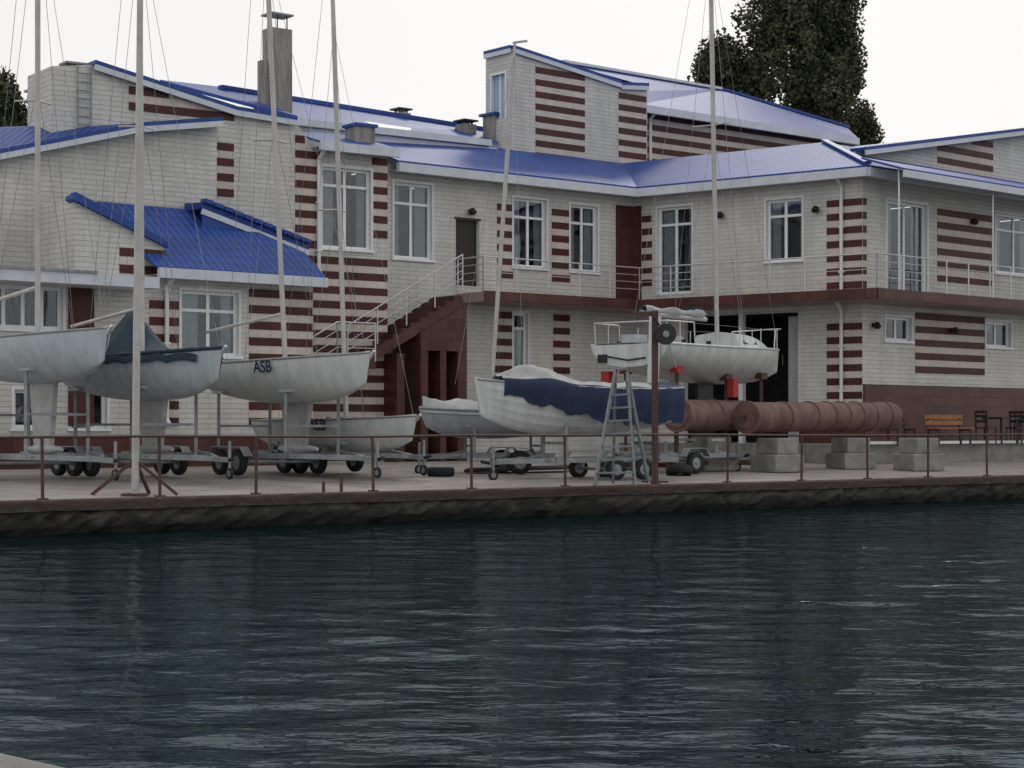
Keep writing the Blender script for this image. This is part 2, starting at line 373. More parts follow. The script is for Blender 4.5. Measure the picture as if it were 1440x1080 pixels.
    def stripes(s,u0,u1,v0,v1,ops=[],pitch=.40,frac=.5,clip=True):
        a,b=s.S(u0),s.S(u1); uc=(u0+u1)/2; zb,zt=s.z(uc,v1),s.z(uc,v0)
        zb=math.ceil((zb)/pitch)*pitch; n=int(round((zt-zb)/pitch))
        for i in range(max(n,1)):
            for (y0,y1,k,pr) in ((zb+i*pitch,zb+i*pitch+pitch*frac,'tile',.022),(zb+i*pitch+pitch*frac,zb+(i+1)*pitch,'cream',.012)):
                x0,x1=a,b
                if clip and s.top:
                    xs=[a+(b-a)*j/60 for j in range(61)]
                    ok=[x for x in xs if s.topz(x)>y1+.03]
                    if not ok: continue
                    x0,x1=min(ok),max(ok)
                if x1-x0<.08: continue
                if k=='cream' and i==n-1: continue
                parts=[(x0,x1)]
                for o in ops:
                    if o[2]<y1 and o[3]>y0:
                        np_=[]
                        for (p,q) in parts:
                            if o[1]<=p or o[0]>=q: np_.append((p,q)); continue
                            if o[0]-.075>p: np_.append((p,o[0]-.075))
                            if o[1]+.075<q: np_.append((o[1]+.075,q))
                        parts=np_
                for (p,q) in parts:
                    if q-p>.04: s.hx(stripes,p,q,y0,y1,-.005,pr,k)
    def lamp(s,u,v):
        t=s.S(u); z=s.z(u,v); s.hx(trim,t-.04,t+.04,z-.05,z+.08,0,.12,'black')
        c=s.at(t,z,.16); 
        trim.cyl(c+Vector((0,0,.10)),c+Vector((0,0,-.02)),.05,'black',10,r2=.13); trim.cyl(c+Vector((0,0,-.02)),c+Vector((0,0,-.10)),.13,'black',10,r2=.07)
    def pipe(s,u,v0,v1,off=.09):
        t=s.S(u); D=s.D(u); z1=EYE+(HZ-v0)/F*D; z0=EYE+(HZ-v1)/F*D
        trim.tube([s.at(t,z1+.25,off+.35),s.at(t,z1,off),s.at(t,z0,off),s.at(t,z0-.15,off+.15)],.055,'white',8)
        z=z0+.5
        while z<z1: s.hx(trim,t-.075,t+.075,z,z+.05,0,off+.06,'white'); z+=1.3
def top_uv(W,l): return [(W.S(u),W.z(u,v)) for u,v in l]
W4=Wall(545,52.2,893,58.2); W6=Wall(893,58.2,1213,53.4)
p=XY(1213,53.4); th=math.radians(43); W7=Wall(0,0,0,0,p,p+Vector((math.cos(th),math.sin(th)))*16)
EV=8.6; BZ=5.05
o4=[W4.op(554,607,258,364),W4.op(641,674,309,402),W4.op(722,768,280,376),W4.op(802,840,289,382),W4.op(722,742,440,520)]
W4.build(-.1,[(0,EV),(W4.L,EV)],o4)
for i in (0,2,3,4): W4.window(o4[i],2 if i<4 else 1)
a,b,c,d=o4[1]; W4.hx(wins,a,b,c,d,-.2,-.14,'door'); W4.hx(trim,a-.05,b+.05,d,d+.05,-.05,.03,'door')
W4.stripes(699,721,275,400,o4); W4.stripes(776,801,282,405,o4)
W4.stripes(695,720,434,560,o4); W4.stripes(778,801,438,530,o4)
W4.hx(stripes,W4.S(866),W4.L-.03,BZ,W4.z(880,290),.0,.05,'tile')
W4.lamp(660,298)
o6=[W6.op(925,973,291,413),W6.op(1078,1128,280,366),W6.op(962,1122,442,625)]
W6.build(-.1,[(0,EV),(W6.L,EV)],o6)
W6.window(o6[0],2,.2,door=True); W6.window(o6[1])
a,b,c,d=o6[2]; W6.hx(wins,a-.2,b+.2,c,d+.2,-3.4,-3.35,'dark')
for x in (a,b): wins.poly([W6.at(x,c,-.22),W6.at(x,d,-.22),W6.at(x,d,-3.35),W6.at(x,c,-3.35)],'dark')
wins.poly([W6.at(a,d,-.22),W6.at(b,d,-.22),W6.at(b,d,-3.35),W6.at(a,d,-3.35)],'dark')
W6.hx(wins,b-.55,b-.1,c,d-.1,-.5,-.42,'hullg'); m_=W6.S(1038); W6.hx(wins,m_,m_+.14,c,d,-.22,-.02,'white')
W6.stripes(903,917,290,405,o6); W6.stripes(1163,1212.5,268,408,o6); W6.stripes(1163,1212.5,436,600,o6)
W6.hx(stripes,0.06,W6.S(902),BZ,W6.z(895,290),.0,.045,'tile')
W6.lamp(1016,303); W6.lamp(1150,295)
W6.pipe(1185,262,408); W6.pipe(1185,436,575)
o7=[W7.op(1247,1303,285,414),W7.op(1400,1458,303,386),W7.op(1245,1281,446,479),W7.op(1386,1421,453,488)]
W7.build(-.1,[(0,EV),(W7.L,EV)],o7)
W7.window(o7[0],2,.0,door=True); W7.window(o7[1]); W7.window(o7[2],2,0,curt=False); W7.window(o7[3],2,0,curt=False)
W7.stripes(1318,1396,290,408,o7); W7.stripes(1287,1384,442,541,o7); 
W7.stripes(1213.5,1218,268,408,o7); W7.lamp(1365,312); W7.lamp(1227,458); W7.lamp(1337,465)
W7.hx(trim,0.02,W7.L,.2,W7.z(1320,543),0.0,.06,'granite')
W6.hx(trim,W6.S(1125),W6.L+.05,.2,1.35,0.03,.065,'granite')
def lineX(Wa,oa,Wb,ob):
    p=Wa.p0+Wa.n*oa; q=Wb.p0+Wb.n*ob; d=Wa.d; e=Wb.d
    den=d.x*e.y-d.y*e.x; t=((q.x-p.x)*e.y-(q.y-p.y)*e.x)/den; return p+d*t
def chain(off,s_start=0,s_end=None):
    a=W4.p0+W4.n*off+W4.d*s_start; e=W7.p0+W7.n*off+W7.d*(W7.L if s_end is None else s_end)
    return [a,lineX(W4,off,W6,off),lineX(W6,off,W7,off),e]
def roofpoly(pts,k='roof',th=.10):
    n=len(pts); lo=[Vector(p)-Vector((0,0,th)) for p in pts]
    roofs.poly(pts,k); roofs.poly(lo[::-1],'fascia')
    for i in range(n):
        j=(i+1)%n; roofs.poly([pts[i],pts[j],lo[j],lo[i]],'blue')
EO=chain(.5); BO=chain(-3.9)
zE,zR=EV+.06,EV+1.6
for i in range(3):
    roofpoly([V3(EO[i],zE),V3(EO[i+1],zE),V3(BO[i+1],zR),V3(BO[i],zR)],th=.06)
    a=V3(EO[i],zE-.19); b=V3(EO[i+1],zE-.19); roofs.beam(a,b,.15,.25,'fascia')
    wa=chain(0)[i]; wb=chain(0)[i+1]
    roofs.poly([V3(EO[i],zE-.24),V3(EO[i+1],zE-.24),V3(wb,zE-.24),V3(wa,zE-.24)],'fascia')
roofs.beam(V3(EO[2],zE+.05),V3(BO[2],zR+.05),.2,.07,'blue')
# balcony
SS=W4.S(641); CH=chain(1.35,SS); CW=chain(0.0,SS)
for i in range(3):
    a,b,c,d=CH[i],CH[i+1],CW[i+1],CW[i]
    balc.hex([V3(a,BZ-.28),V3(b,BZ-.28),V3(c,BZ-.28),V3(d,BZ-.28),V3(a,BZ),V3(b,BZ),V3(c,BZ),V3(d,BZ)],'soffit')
    balc.beam(V3(a,BZ-.13),V3(b,BZ-.13),.08,.30,'granite')
def railing(mbx,a,b,h=1.0,k='steel',n=4,step=1.15,r=.022):
    a=Vector(a);b=Vector(b);L=(b-a).length; m=max(1,int(round(L/step)))
    for i in range(m+1):
        p=a.lerp(b,i/m); mbx.cyl(p,p+Vector((0,0,h)),r,k,6)
    for j in range(n):
        z=Vector((0,0,h-(h-.12)*j/(n) )); mbx.cyl(a+z,b+z,r if j==0 else r*.55,k,6)
CR=chain(1.28,SS)
for i in range(3): railing(rails,V3(CR[i],BZ),V3(CR[i+1],BZ))
for u in (1264,1396): 
    t=W7.S(u,1.28); rails.cyl(W7.at(t,BZ,1.28),W7.at(t,EV-.1,1.28),.03,'steel',8)
roofpoly([V3(lineX(W6,.52,W7,1.6),EV-.12),W7.at(W7.L,EV-.12,1.6),W7.at(W7.L,EV+.30,.3),V3(lineX(W6,.52,W7,.3),EV+.30)],th=.06)
roofs.beam(V3(lineX(W6,.52,W7,1.62),EV-.28),W7.at(W7.L,EV-.28,1.62),.1,.20,'fascia')
# --- W8 gable above right wing
W8=Wall(0,0,0,0,W7.p0-W7.n*1.7-W7.d*.6,W7.p1-W7.n*1.7)
W8.build(EV,top_uv(W8,[(1203,213),(1440,184),(1500,177)]),[])
W8.stripes(1318,1396,192,262)
W8l=W8.p0+W8.d*W8.top[0][0]
walls.poly([V3(W8l,EV),V3(W8l,W8.top[0][1]),V3(W8l-W8.n*6,W8.top[0][1]),V3(W8l-W8.n*6,EV)],'brick')
def coping(W,k='blue',w=.4,off=-.12,h=.10,ext=.1,under='fascia',i0=0,i1=None):
    T=W.top[i0:i1]
    for (a,b) in zip(T[:-1],T[1:]):
        if abs(b[0]-a[0])<.05: continue
        roofs.beam(W.at(a[0],a[1]+h/2,off),W.at(b[0],b[1]+h/2,off),w,h,k)
        if under: roofs.beam(W.at(a[0],a[1]-.07,off+w/2-.03),W.at(b[0],b[1]-.07,off+w/2-.03),.05,.15,under)
coping(W8,w=.6,off=.1)
T=W8.top; roofpoly([W8.at(T[0][0],T[0][1]+.02,-.1),W8.at(T[-1][0],T[-1][1]+.02,-.1),W8.at(T[-1][0],T[-1][1]+.3,-9),W8.at(T[0][0],T[0][1]+.3,-9)])
# --- W5 tall block
th=math.radians(40); d5=Vector((math.cos(th),math.sin(th))); p5=XY(720,60)
W5=Wall(0,0,0,0,p5,p5+d5*6.1)
W5.build(EV,[(0,W5.z(720,68)),(W5.S(872),W5.z(872,118)),(W5.S(872)+.01,W5.z(872,120)),(W5.L,W5.z(908,121))],[])
W5.stripes(753,822,78,228); W5.stripes(870,908.5,118,256)
coping(W5,w=.45)
zt=W5.top[0][1]; sd=1.35
pL=p5-W5.n*sd
WL=Wall(0,0,0,0,pL,p5); oL=[(.32,1.02,WL.z(705,166),WL.z(705,104))]
WL.build(EV-1,[(0,zt),(WL.L,zt)],oL)
a,b,c,d=oL[0]; WL.hx(wins,a,b,c,d,-.15,-.1,'glassb'); WL.hx(trim,a-.06,a,c-.06,d+.06,0,.03,'frame'); WL.hx(trim,b,b+.06,c-.06,d+.06,0,.03,'frame'); WL.hx(trim,a,b,d,d+.06,0,.03,'frame'); WL.hx(wins,(a+b)/2-.03,(a+b)/2+.03,c,d,-.1,-.06,'frame')
coping(WL,w=.3,off=-.05)
walls.poly([V3(pL,EV),V3(pL,zt),V3(pL+d5*6.1,W5.top[-1][1]),V3(pL+d5*6.1,EV)],'brick')
roofs.poly([V3(pL,zt),V3(p5,zt),V3(W5.p1,W5.top[-1][1]),V3(pL+d5*6.1,W5.top[-1][1])],'blue')
walls.poly([V3(W5.p1,EV),V3(W5.p1,W5.top[-1][1]),V3(W5.p1-W5.n*6,W5.top[-1][1]),V3(W5.p1-W5.n*6,EV)],'brick')
W5b=Wall(0,0,0,0,p5-W5.n*.6+d5*6.0,p5-W5.n*.6+d5*17.2)
z5=12.3
W5b.build(EV,[(0,z5),(W5b.L,z5)],[])
W5b.stripes(909,1196,166,262)
RA=W5b.px(790,88,-2.6); RB=W5b.px(1012,126,-5); RC=W5b.px(1192,180,-5)
E0=W5b.at(-.05,z5+.05,.5); E1=W5b.at(W5b.L+.3,z5+.05,.5); RD=W5b.px(895,128,-.8)
roofpoly([E0,E1,RB],th=.06); roofpoly([E1,RC,RB],th=.06); roofpoly([E0,RB,RD],th=.06); roofpoly([RD,RB,RA],th=.06)
roofs.beam(W5b.at(0,z5-.10,.52),W5b.at(W5b.L+.3,z5-.10,.52),.14,.26,'fascia')
roofs.beam(RA+Vector((0,0,.04)),RB+Vector((0,0,.04)),.25,.1,'fascia'); roofs.beam(RB+Vector((0,0,.04)),RC+Vector((0,0,.04)),.25,.1,'blue')
roofs.poly([RA,RB,Vector((RB.x,RB.y,z5-1)),Vector((RA.x,RA.y,z5-1))],'fascia')
roofpoly([W5b.at(W5b.L+.3,z5+.05,.5),W5b.at(W5b.L+.3,z5+.05,-9),RC])
walls.poly([V3(W5b.p1,EV),V3(W5b.p1,z5),V3(W5b.p1-W5b.n*8,z5),V3(W5b.p1-W5b.n*8,EV)],'brick')
W5b.pipe(912,168,258)
# --- W3 left gable + window block
W3=Wall(72,45.6,545,51.2)
o3=[W3.op(453,521,237,350)]
W3.build(-.1,top_uv(W3,[(72,93),(130,91),(330,156),(414,170),(414.6,170),(440,206),(545,222)]),o3)
W3.window(o3[0],2,.22)
W3.stripes(181,329,96,176); W3.stripes(303,328.5,181,292); W3.stripes(415,451,172,350,o3); W3.stripes(523,544.5,215,350,o3); W3.stripes(415,544.5,353,620,o3)
coping(W3,w=.55,off=-.1,i0=1,i1=5)
W3e=W3.p1; walls.poly([V3(W3e,-.1),V3(W3e,8.6),V3(W4.p0-W4.n*.3+W4.d*.0,8.6),V3(W4.p0-W4.n*.3,-.1)],'brick')
walls.poly([V3(W3.p0,EV-2),V3(W3.p0,W3.top[0][1]),V3(W3.p0-W3.n*1.6,W3.top[0][1]),V3(W3.p0-W3.n*1.6,EV-2)],'brick')
t3=W3.top[1][0]
roofs.poly([W3.at(0,W3.top[0][1]),W3.at(t3,W3.top[0][1]),W3.at(t3,W3.top[0][1],-1.6),W3.at(0,W3.top[0][1],-1.6)],'conc')
T=W3.top
roofpoly([W3.at(T[1][0],T[1][1]+.02,-.1),W3.at(T[2][0],T[2][1]+.02,-.1),W3.at(T[3][0],T[3][1]+.02,-.1),W3.at(T[3][0]+2,T[3][1]+.4,-4.5),W3.at(T[2][0]+1,T[2][1]+.35,-4.5),W3.at(T[1][0],T[1][1]-.1,-4.5)])
s=W3.S(117); 
for x in (-.17,.17): trim.cyl(W3.at(s+x,W3.z(117,178),.08),W3.at(s+x,W3.z(117,92),.08),.022,'galv',6)
for i in range(7):
    z=W3.z(117,176-i*12); trim.cyl(W3.at(s-.17,z,.08),W3.at(s+.17,z,.08),.016,'galv',5)
for x in (-.25,.25): trim.cyl(W3.at(s+x,T[0][1],-.3),W3.at(s+x,T[0][1]+.15,-.3),.02,'black',6)
roofs.beam(W3.at(s-.42,T[0][1]+.17,-.3),W3.at(s+.42,T[0][1]+.17,-.3),.5,.05,'galv')
e0=W3.S(438); e1=W3.S(549); zz=W3.z(440,206)
roofpoly([W3.at(e0,zz+.1,.45),W3.at(e1,zz+.1,.45),W3.at(e1,zz+.75,-1.9),W3.at(e0,zz+.75,-1.9)],th=.06)
roofs.beam(W3.at(e0,zz-.03,.47),W3.at(e1,zz-.03,.47),.12,.24,'fascia')
roofs.poly([W3.at(e0,zz-.05,.42),W3.at(e1,zz-.05,.42),W3.at(e1,zz-.05,0),W3.at(e0,zz-.05,0)],'fascia')
W3.pipe(446,225,380)
s=W3.S(522); w=.62; W3.hx(stripes,s-w/2,s+w/2,zz+.2,zz+.75,-.9,-.3,'chim'); W3.hx(stripes,s-w/2-.06,s+w/2+.06,zz+.75,zz+.83,-.96,-.24,'blue')
# long upper roof behind
R0=P(405,172,51.8); R1=P(700,204,59.4); R2=P(700,186,63.5); R3=P(310,124,53.5)
roofpoly([R0,R1,R2,R3]); roofs.beam(R3+Vector((0,0,.03)),R2+Vector((0,0,.03)),.2,.12,'blue')
roofs.beam(P(405,170,51.6),P(690,201,59.0),.12,.20,'fascia')
roofs.poly([R0,R1,Vector((R1.x,R1.y,EV)),Vector((R0.x,R0.y,EV))],'fascia')
roofpoly([P(225,112,49.8),P(418,163,52.4),P(320,123,55.5)])
for u,v,D,w in ((564,168,60,.45),(655,184,61,.5)):
    p=P(u,v,D); trim.box(p,(w,w,.4),'chim',.7); trim.box(p+Vector((0,0,.32)),(w*1.2,w*1.2,.05),'black',.7)
    for x in(-1,1): trim.box(p+Vector((x*w*.4,0,.25)),(.05,.05,.15),'black',.7)
p=P(697,185,61); trim.box(p,(.6,.6,1.0),'chim',.7); trim.box(p+Vector((0,0,.53)),(.8,.8,.08),'blue',.7)
# --- W2 upper left wall with mono pitch roof
W2=Wall(-80,43.2,305,47.5)
W2.build(3.5,top_uv(W2,[(-80,232),(190,180),(305,172)]),[])
coping(W2,w=.5,off=.1)
T=W2.top
roofpoly([W2.at(T[0][0],T[0][1]+.05,.1),W2.at(T[1][0],T[1][1]+.05,.1),W2.at(T[1][0],T[1][1]+.15,-1.0)+Vector((0,0,.1)),P(190,176,48),P(0,181,47.4),P(-80,181,46.4)])
walls.poly([V3(W2.p1,3.5),V3(W2.p1,T[-1][1]),V3(W2.p1-W2.n*1.5,T[-1][1]),V3(W2.p1-W2.n*1.5,3.5)],'brick')
# --- W1 ground floor porch front
W1=Wall(-80,40.7,440,47)
o1=[W1.op(255,335,410,500),W1.op(-20,88,402,462),W1.op(100,150,548,602),W1.op(20,60,548,602)]
W1.build(-.1,top_uv(W1,[(-80,377),(104.8,377),(105,281),(231,348),(231.3,392),(440,397)]),o1)
W1.window(o1[0],2,.3); W1.window(o1[1],4,0,curt=False); W1.window(o1[2],2,0,curt=False); W1.window(o1[3],2,0,curt=False)
W1.stripes(168,231,328,398,o1); W1.stripes(210,251,402,620,o1); W1.stripes(350,439,404,620,o1)
W1.hx(stripes,W1.S(96),W1.S(131),1.2,W1.z(110,392),0,.06,'tile')
W1.hx(trim,0,W1.L,.0,.95,.03,.07,'granite')
T=W1.top
roofs.beam(W1.at(T[2][0]-.1,T[2][1]+.05,-.05),W1.at(T[3][0]+.05,T[3][1]+.05,-.05),.4,.12,'blue')
for i in range(9):
    f=(i+.5)/9; roofs.beam(W1.at(T[2][0]+(T[3][0]-T[2][0])*(f-.05),T[2][1]+(T[3][1]-T[2][1])*(f-.05)+.15,-.12),W1.at(T[2][0]+(T[3][0]-T[2][0])*(f+.06),T[2][1]+(T[3][1]-T[2][1])*(f+.06)+.16,-.12),.25,.09,'blue')
walls.poly([V3(W1.p1,-.1),V3(W1.p1,T[-1][1]),V3(W1.p1-W1.n*3.2,T[-1][1]),V3(W1.p1-W1.n*3.2,-.1)],'brick')
t=T[2][0]; walls.poly([W1.at(t,T[0][1]),W1.at(t,T[2][1]),W1.at(t,T[2][1],-2.2),W1.at(t,T[0][1],-2.2)],'brick')
e0=W1.S(208); e1=W1.S(443); ze=T[-1][1]+.1; sl_=.50
def pr(u_or_s,off): return W1.at(u_or_s,ze+(.5-off)*sl_*1.45,off)
roofpoly([pr(e0,.5),pr(e1,.5),pr(e1,-.45),pr(W1.S(296,-1.9),-1.9),pr(e0-.35,-1.9),pr(e0-.35,-.3)],th=.06)
roofs.beam(W1.at(e0,ze-.14,.52),W1.at(e1,ze-.14,.52),.14,.24,'fascia')
roofs.poly([W1.at(e0,ze-.16,.5),W1.at(e1,ze-.16,.5),W1.at(e1,ze-.16,0),W1.at(e0,ze-.16,0)],'fascia')
ga=W1.px(284,290,-1.2); gb=W1.px(434,349,-1.2)
ga2=ga-Vector((W1.n.x,W1.n.y,0))*1.3; gb2=gb-Vector((W1.n.x,W1.n.y,0))*1.3
roofs.hex([ga-Vector((0,0,.05)),gb-Vector((0,0,.05)),gb2-Vector((0,0,.05)),ga2-Vector((0,0,.05)),ga+Vector((0,0,.10)),gb+Vector((0,0,.10)),gb2+Vector((0,0,.18)),ga2+Vector((0,0,.18))],'blue')
for i in range(11):
    f0,f1=(i+.1)/11,(i+.95)/11; roofs.beam(ga.lerp(gb,f0)+Vector((0,0,.15)),ga.lerp(gb,f1)+Vector((0,0,.16)),.25,.10,'blue')
roofs.beam(ga-Vector((0,0,.13)),gb-Vector((0,0,.13)),.08,.14,'fascia')
roofs.poly([ga-Vector((0,0,.1)),gb-Vector((0,0,.1)),gb-Vector((0,0,1.2)),ga-Vector((0,0,1.2))],'blue')
W1.pipe(232,405,590); 
W1.hx(trim,0,W1.S(192),T[0][1]-.28,T[0][1]-.02,.0,1.1,'fascia'); W1.hx(trim,0,W1.S(105),T[0][1]-.02,T[0][1]+.04,-.1,1.15,'galv')
def bx(mbx,u0,u1,v0,v1,D,dep,k,yaw=.66):
    a=P(u0,v1,D); b=P(u1,v0,D); w=(b.x-a.x)/(math.cos(yaw)+math.sin(yaw)*dep)
    mbx.box(((a.x+b.x)/2,D,(a.z+b.z)/2),(w,w*dep,b.z-a.z),k,yaw)
bx(trim,369,411,42,170,53.5,.8,'chim'); bx(trim,362,380,86,170,53.2,.8,'chim')
for dx in (-.28,0,.28): trim.cyl(P(390,42,53.5)+Vector((dx,0,0)),P(390,24,53.5)+Vector((dx,0,0)),.02,'black',5)
trim.box(P(390,22,53.5),(.75,.6,.05),'galv',.66)
bx(trim,44,74,130,190,50,.8,'glassb'); trim.box(P(58,128,50),(.7,.7,.06),'galv',.66)
# --- stairs
ST=MB(); off0,off1=.15,1.35
sA=W4.S(640,1); zA=BZ
WS=W4
n=13; tread=.30; rise=.165
s=sA; z=zA
for i in range(n):
    z-=rise; WS.hx(ST,s-tread,s,z-.16,z,off0,off1,'granite'); s-=tread
sB,zB=s,z
ST.beam(WS.at(sA,zA-.30,off1),WS.at(sB,zB-.22,off1),.06,.28,'granite')
WS.hx(ST,sB-1.2,sB,zB-.2,zB,off0-1.0,off1+1.3,'granite'); 
s=sB-1.2
for i in range(15):
    z-=rise; WS.hx(ST,s-tread,s,z-.16,z,off1+.1,off1+1.3,'granite'); s-=tread
sC,zC=s,z
ST.beam(WS.at(sB-1.2,zB-.30,off1+1.3),WS.at(sC,zC-.1,off1+1.3),.06,.28,'granite')
x0,x1=W4.S(578,1),W4.S(643,1)
for (a,b) in ((0,.16),(.42,.55),(.80,1.0)):
    A,Bb=x0+(x1-x0)*a,x0+(x1-x0)*b; W4.hx(ST,A,Bb,.1,3.3,.2,1.45,'granite')
W4.hx(ST,x0,x1,3.3,3.75,.203,1.453,'granite'); W4.hx(ST,x0+.02,x1-.02,.1,3.3,.1,.2,'dark')
ST.hex([W4.at(x0,3.75,1.45),W4.at(x1,3.75,1.45),W4.at(x1,3.75,.2),W4.at(x0,3.75,.2),W4.at(x0,3.8,1.45),W4.at(x1,4.6,1.45),W4.at(x1,4.6,.2),W4.at(x0,3.8,.2)],'granite')
x2=W4.S(545,1); W4.hx(ST,x2,x2+.25,.1,3.2,.2,1.45,'granite')
ST.obj('stairs',B)
railing(rails,WS.at(sA,zA,off1),WS.at(sB,zB,off1),1.0); railing(rails,WS.at(sB,zB,off1+1.3),WS.at(sB-1.2,zB,off1+1.3),1.0)
railing(rails,WS.at(sB-1.2,zB,off1+1.3),WS.at(sC,zC,off1+1.3),1.0)
railing(rails,V3(CR[0],BZ),V3(W4.p0+W4.d*SS+W4.n*.1,BZ),1.0)
walls.obj('walls',B,False); stripes.obj('tile_stripes',B); roofs.obj('roofs',B); wins.obj('windows',B); glass.obj('window_glass',B,False); trim.obj('trim',B); balc.obj('balcony',B); rails.obj('balcony_railing',B)
# ---------------------------------------------------------------- terrace
mb=MB(); k0=XY(1180,50.6); k1=k0+DQ*30; w=.3
k0b=k0+NB*12; k1b=k1+NB*12
mb.hex([V3(k0,0),V3(k1,0),V3(k1b,0),V3(k0b,0),V3(k0,.7),V3(k1,.7),V3(k1b,.7),V3(k0b,.7)],'conc')
mb.beam(V3(k0,.74),V3(k1,.74),.36,.08,'white'); mb.obj('terrace')
# ---------------------------------------------------------------- quay railing
mb=MB(); us=[-95,60,225,360,525,663,795,922,1023,1127,1220,1305,1388,1475]
prev=None
for i,u in enumerate(us):
    p=onquay(u,.22); P0=V3(p,0); P1=V3(p,1.0)+Vector((random.uniform(-.02,.02),0,random.uniform(-.015,.015))); mb.cyl(P0,P1,.028,'rail',7); mb.box(P0+Vector((0,0,.02)),(.14,.14,.03),'rail',.66)
    if prev: mb.cyl(prev,P1,.024,'rail',7)
    prev=P1
mb.cyl(V3(onquay(455,.3),0),V3(onquay(455,.3),.2),.03,'rail'); mb.cyl(V3(onquay(480,.3),0),V3(onquay(480,.3),.25),.03,'rail')
mb.obj('quay_railing')
# ---------------------------------------------------------------- boats
def hull(mb,T,L,Bm,H,k='hull',kd='hull',kr='galv',clinker=False,rake=.25,rock=.3,sheer=.12,cock=True,tran=.78,railr=.03,bot=None):
    N=28; Rn=12
    def half(t):
        if t>.4: x=(t-.4)/.6; b=(1-x**2.3)
        else: x=(.4-t)/.4; b=1-(1-tran)*x*x
        return max(b,.012)*Bm/2
    def kz(t):
        if t>.5: return H*(.42*((t-.5)/.5)**3)
        return H*rock*((.5-t)/.5)**2
    def gz_(t): return H*(1+sheer*((t-.3)/.7)**2)
    def pt(t,a,sgn):
        b=half(t); k0=kz(t); g=gz_(t); A=a*math.pi/2
        yy=b*math.sin(A)**(.8); zz=k0+(g-k0)*(1-math.cos(A))**(1.0-.25*t)
        x=t*L+rake*(zz/H-1)*max(0,(t-.6)/.4)**2 
        return (x,sgn*yy,zz)
    pts=[];
    for i in range(N+1):
        t=i/N
        col=[pt(t,j/Rn,-1) for j in range(Rn,0,-1)]+[pt(t,j/Rn,1) for j in range(0,Rn+1)]
        if clinker:
            c2=[]
            for j,q in enumerate(col):
                jj=abs(j-Rn); s_=1+(.035 if jj%2==0 else 0.0); c2.append((q[0],q[1]*s_,q[2]))
            col=c2
        pts+=col
    C=2*Rn+1; pts=[T@Vector(p) for p in pts]
    mb.add(pts,[(i*C+j,(i+1)*C+j,(i+1)*C+j+1,i*C+j+1) for i in range(N) for j in range(C-1)],k,not clinker)
    mb.add([pts[j] for j in range(C)],[tuple(range(C))],k)
    def D(t,f,dz=0): return T@Vector((t*L,half(t)*f,gz_(t)+dz+.04*(1-f*f)))
    for i in range(N):
        t0,t1=i/N,(i+1)/N; inn=cock and .08<(t0+t1)/2<.6
        if not inn:
            q=[D(t0,f) for f in(-1,-.5,0,.5,1)]+[D(t1,f) for f in(-1,-.5,0,.5,1)]
            mb.add(q,[(j,j+1,j+6,j+5) for j in range(4)],kd)
        else:
            for sg in(-1,1):
                mb.poly([D(t0,sg),D(t1,sg),D(t1,.62*sg),D(t0,.62*sg)],kd)
                mb.poly([D(t0,.62*sg),D(t1,.62*sg),D(t1,.62*sg,-.35),D(t0,.62*sg,-.35)],kd)
            mb.poly([D(t0,-.62,-.35),D(t1,-.62,-.35),D(t1,.62,-.35),D(t0,.62,-.35)],kd)
    for sg in(-1,1):
        pl=[T@Vector((i/N*L,sg*half(i/N),gz_(i/N))) for i in range(N+1)]; mb.tube(pl,railr,kr,6)
    return half,gz_,kz
def frame(origin,ang,pitch=0):
    return Matrix.Translation(origin)@Matrix.Rotation(ang,4,'Z')@Matrix.Rotation(pitch,4,'Y')
def wheel(mb,c,ax,r=.28,w=.16):
    ax=Vector(ax).normalized(); c=Vector(c); n=20
    a=ax.orthogonal().normalized(); b=ax.cross(a)
    prof=[(r*.55,-w*.4),(r*.9,-w*.5),(r,-w*.3),(r,w*.3),(r*.9,w*.5),(r*.55,w*.4)]; pts=[]
    for i in range(n):
        t=2*math.pi*i/n
        for (rr,o) in prof: pts.append(c+a*math.cos(t)*rr+b*math.sin(t)*rr+ax*o)
    m=len(prof); mb.add(pts,[(i*m+j,((i+1)%n)*m+j,((i+1)%n)*m+j+1,i*m+j+1) for i in range(n) for j in range(m-1)],'rubber',True)
    mb.cyl(c-ax*w*.32,c+ax*w*.32,r*.56,'galv',14); mb.cyl(c-ax*w*.5,c+ax*w*.5,r*.16,'galv',8)
def text(body,loc,ang,size,k,parent,name,tilt=math.pi/2):
    cu=bpy.data.curves.new(name,'FONT'); cu.body=body; cu.size=size; cu.extrude=.002; cu.offset=.006; cu.materials.append(M[k])
    o=bpy.data.objects.new(name,cu); scene.collection.objects.link(o)
    o.rotation_euler=(tilt,0,ang); o.location=loc
    if parent: o.parent=parent
    return o
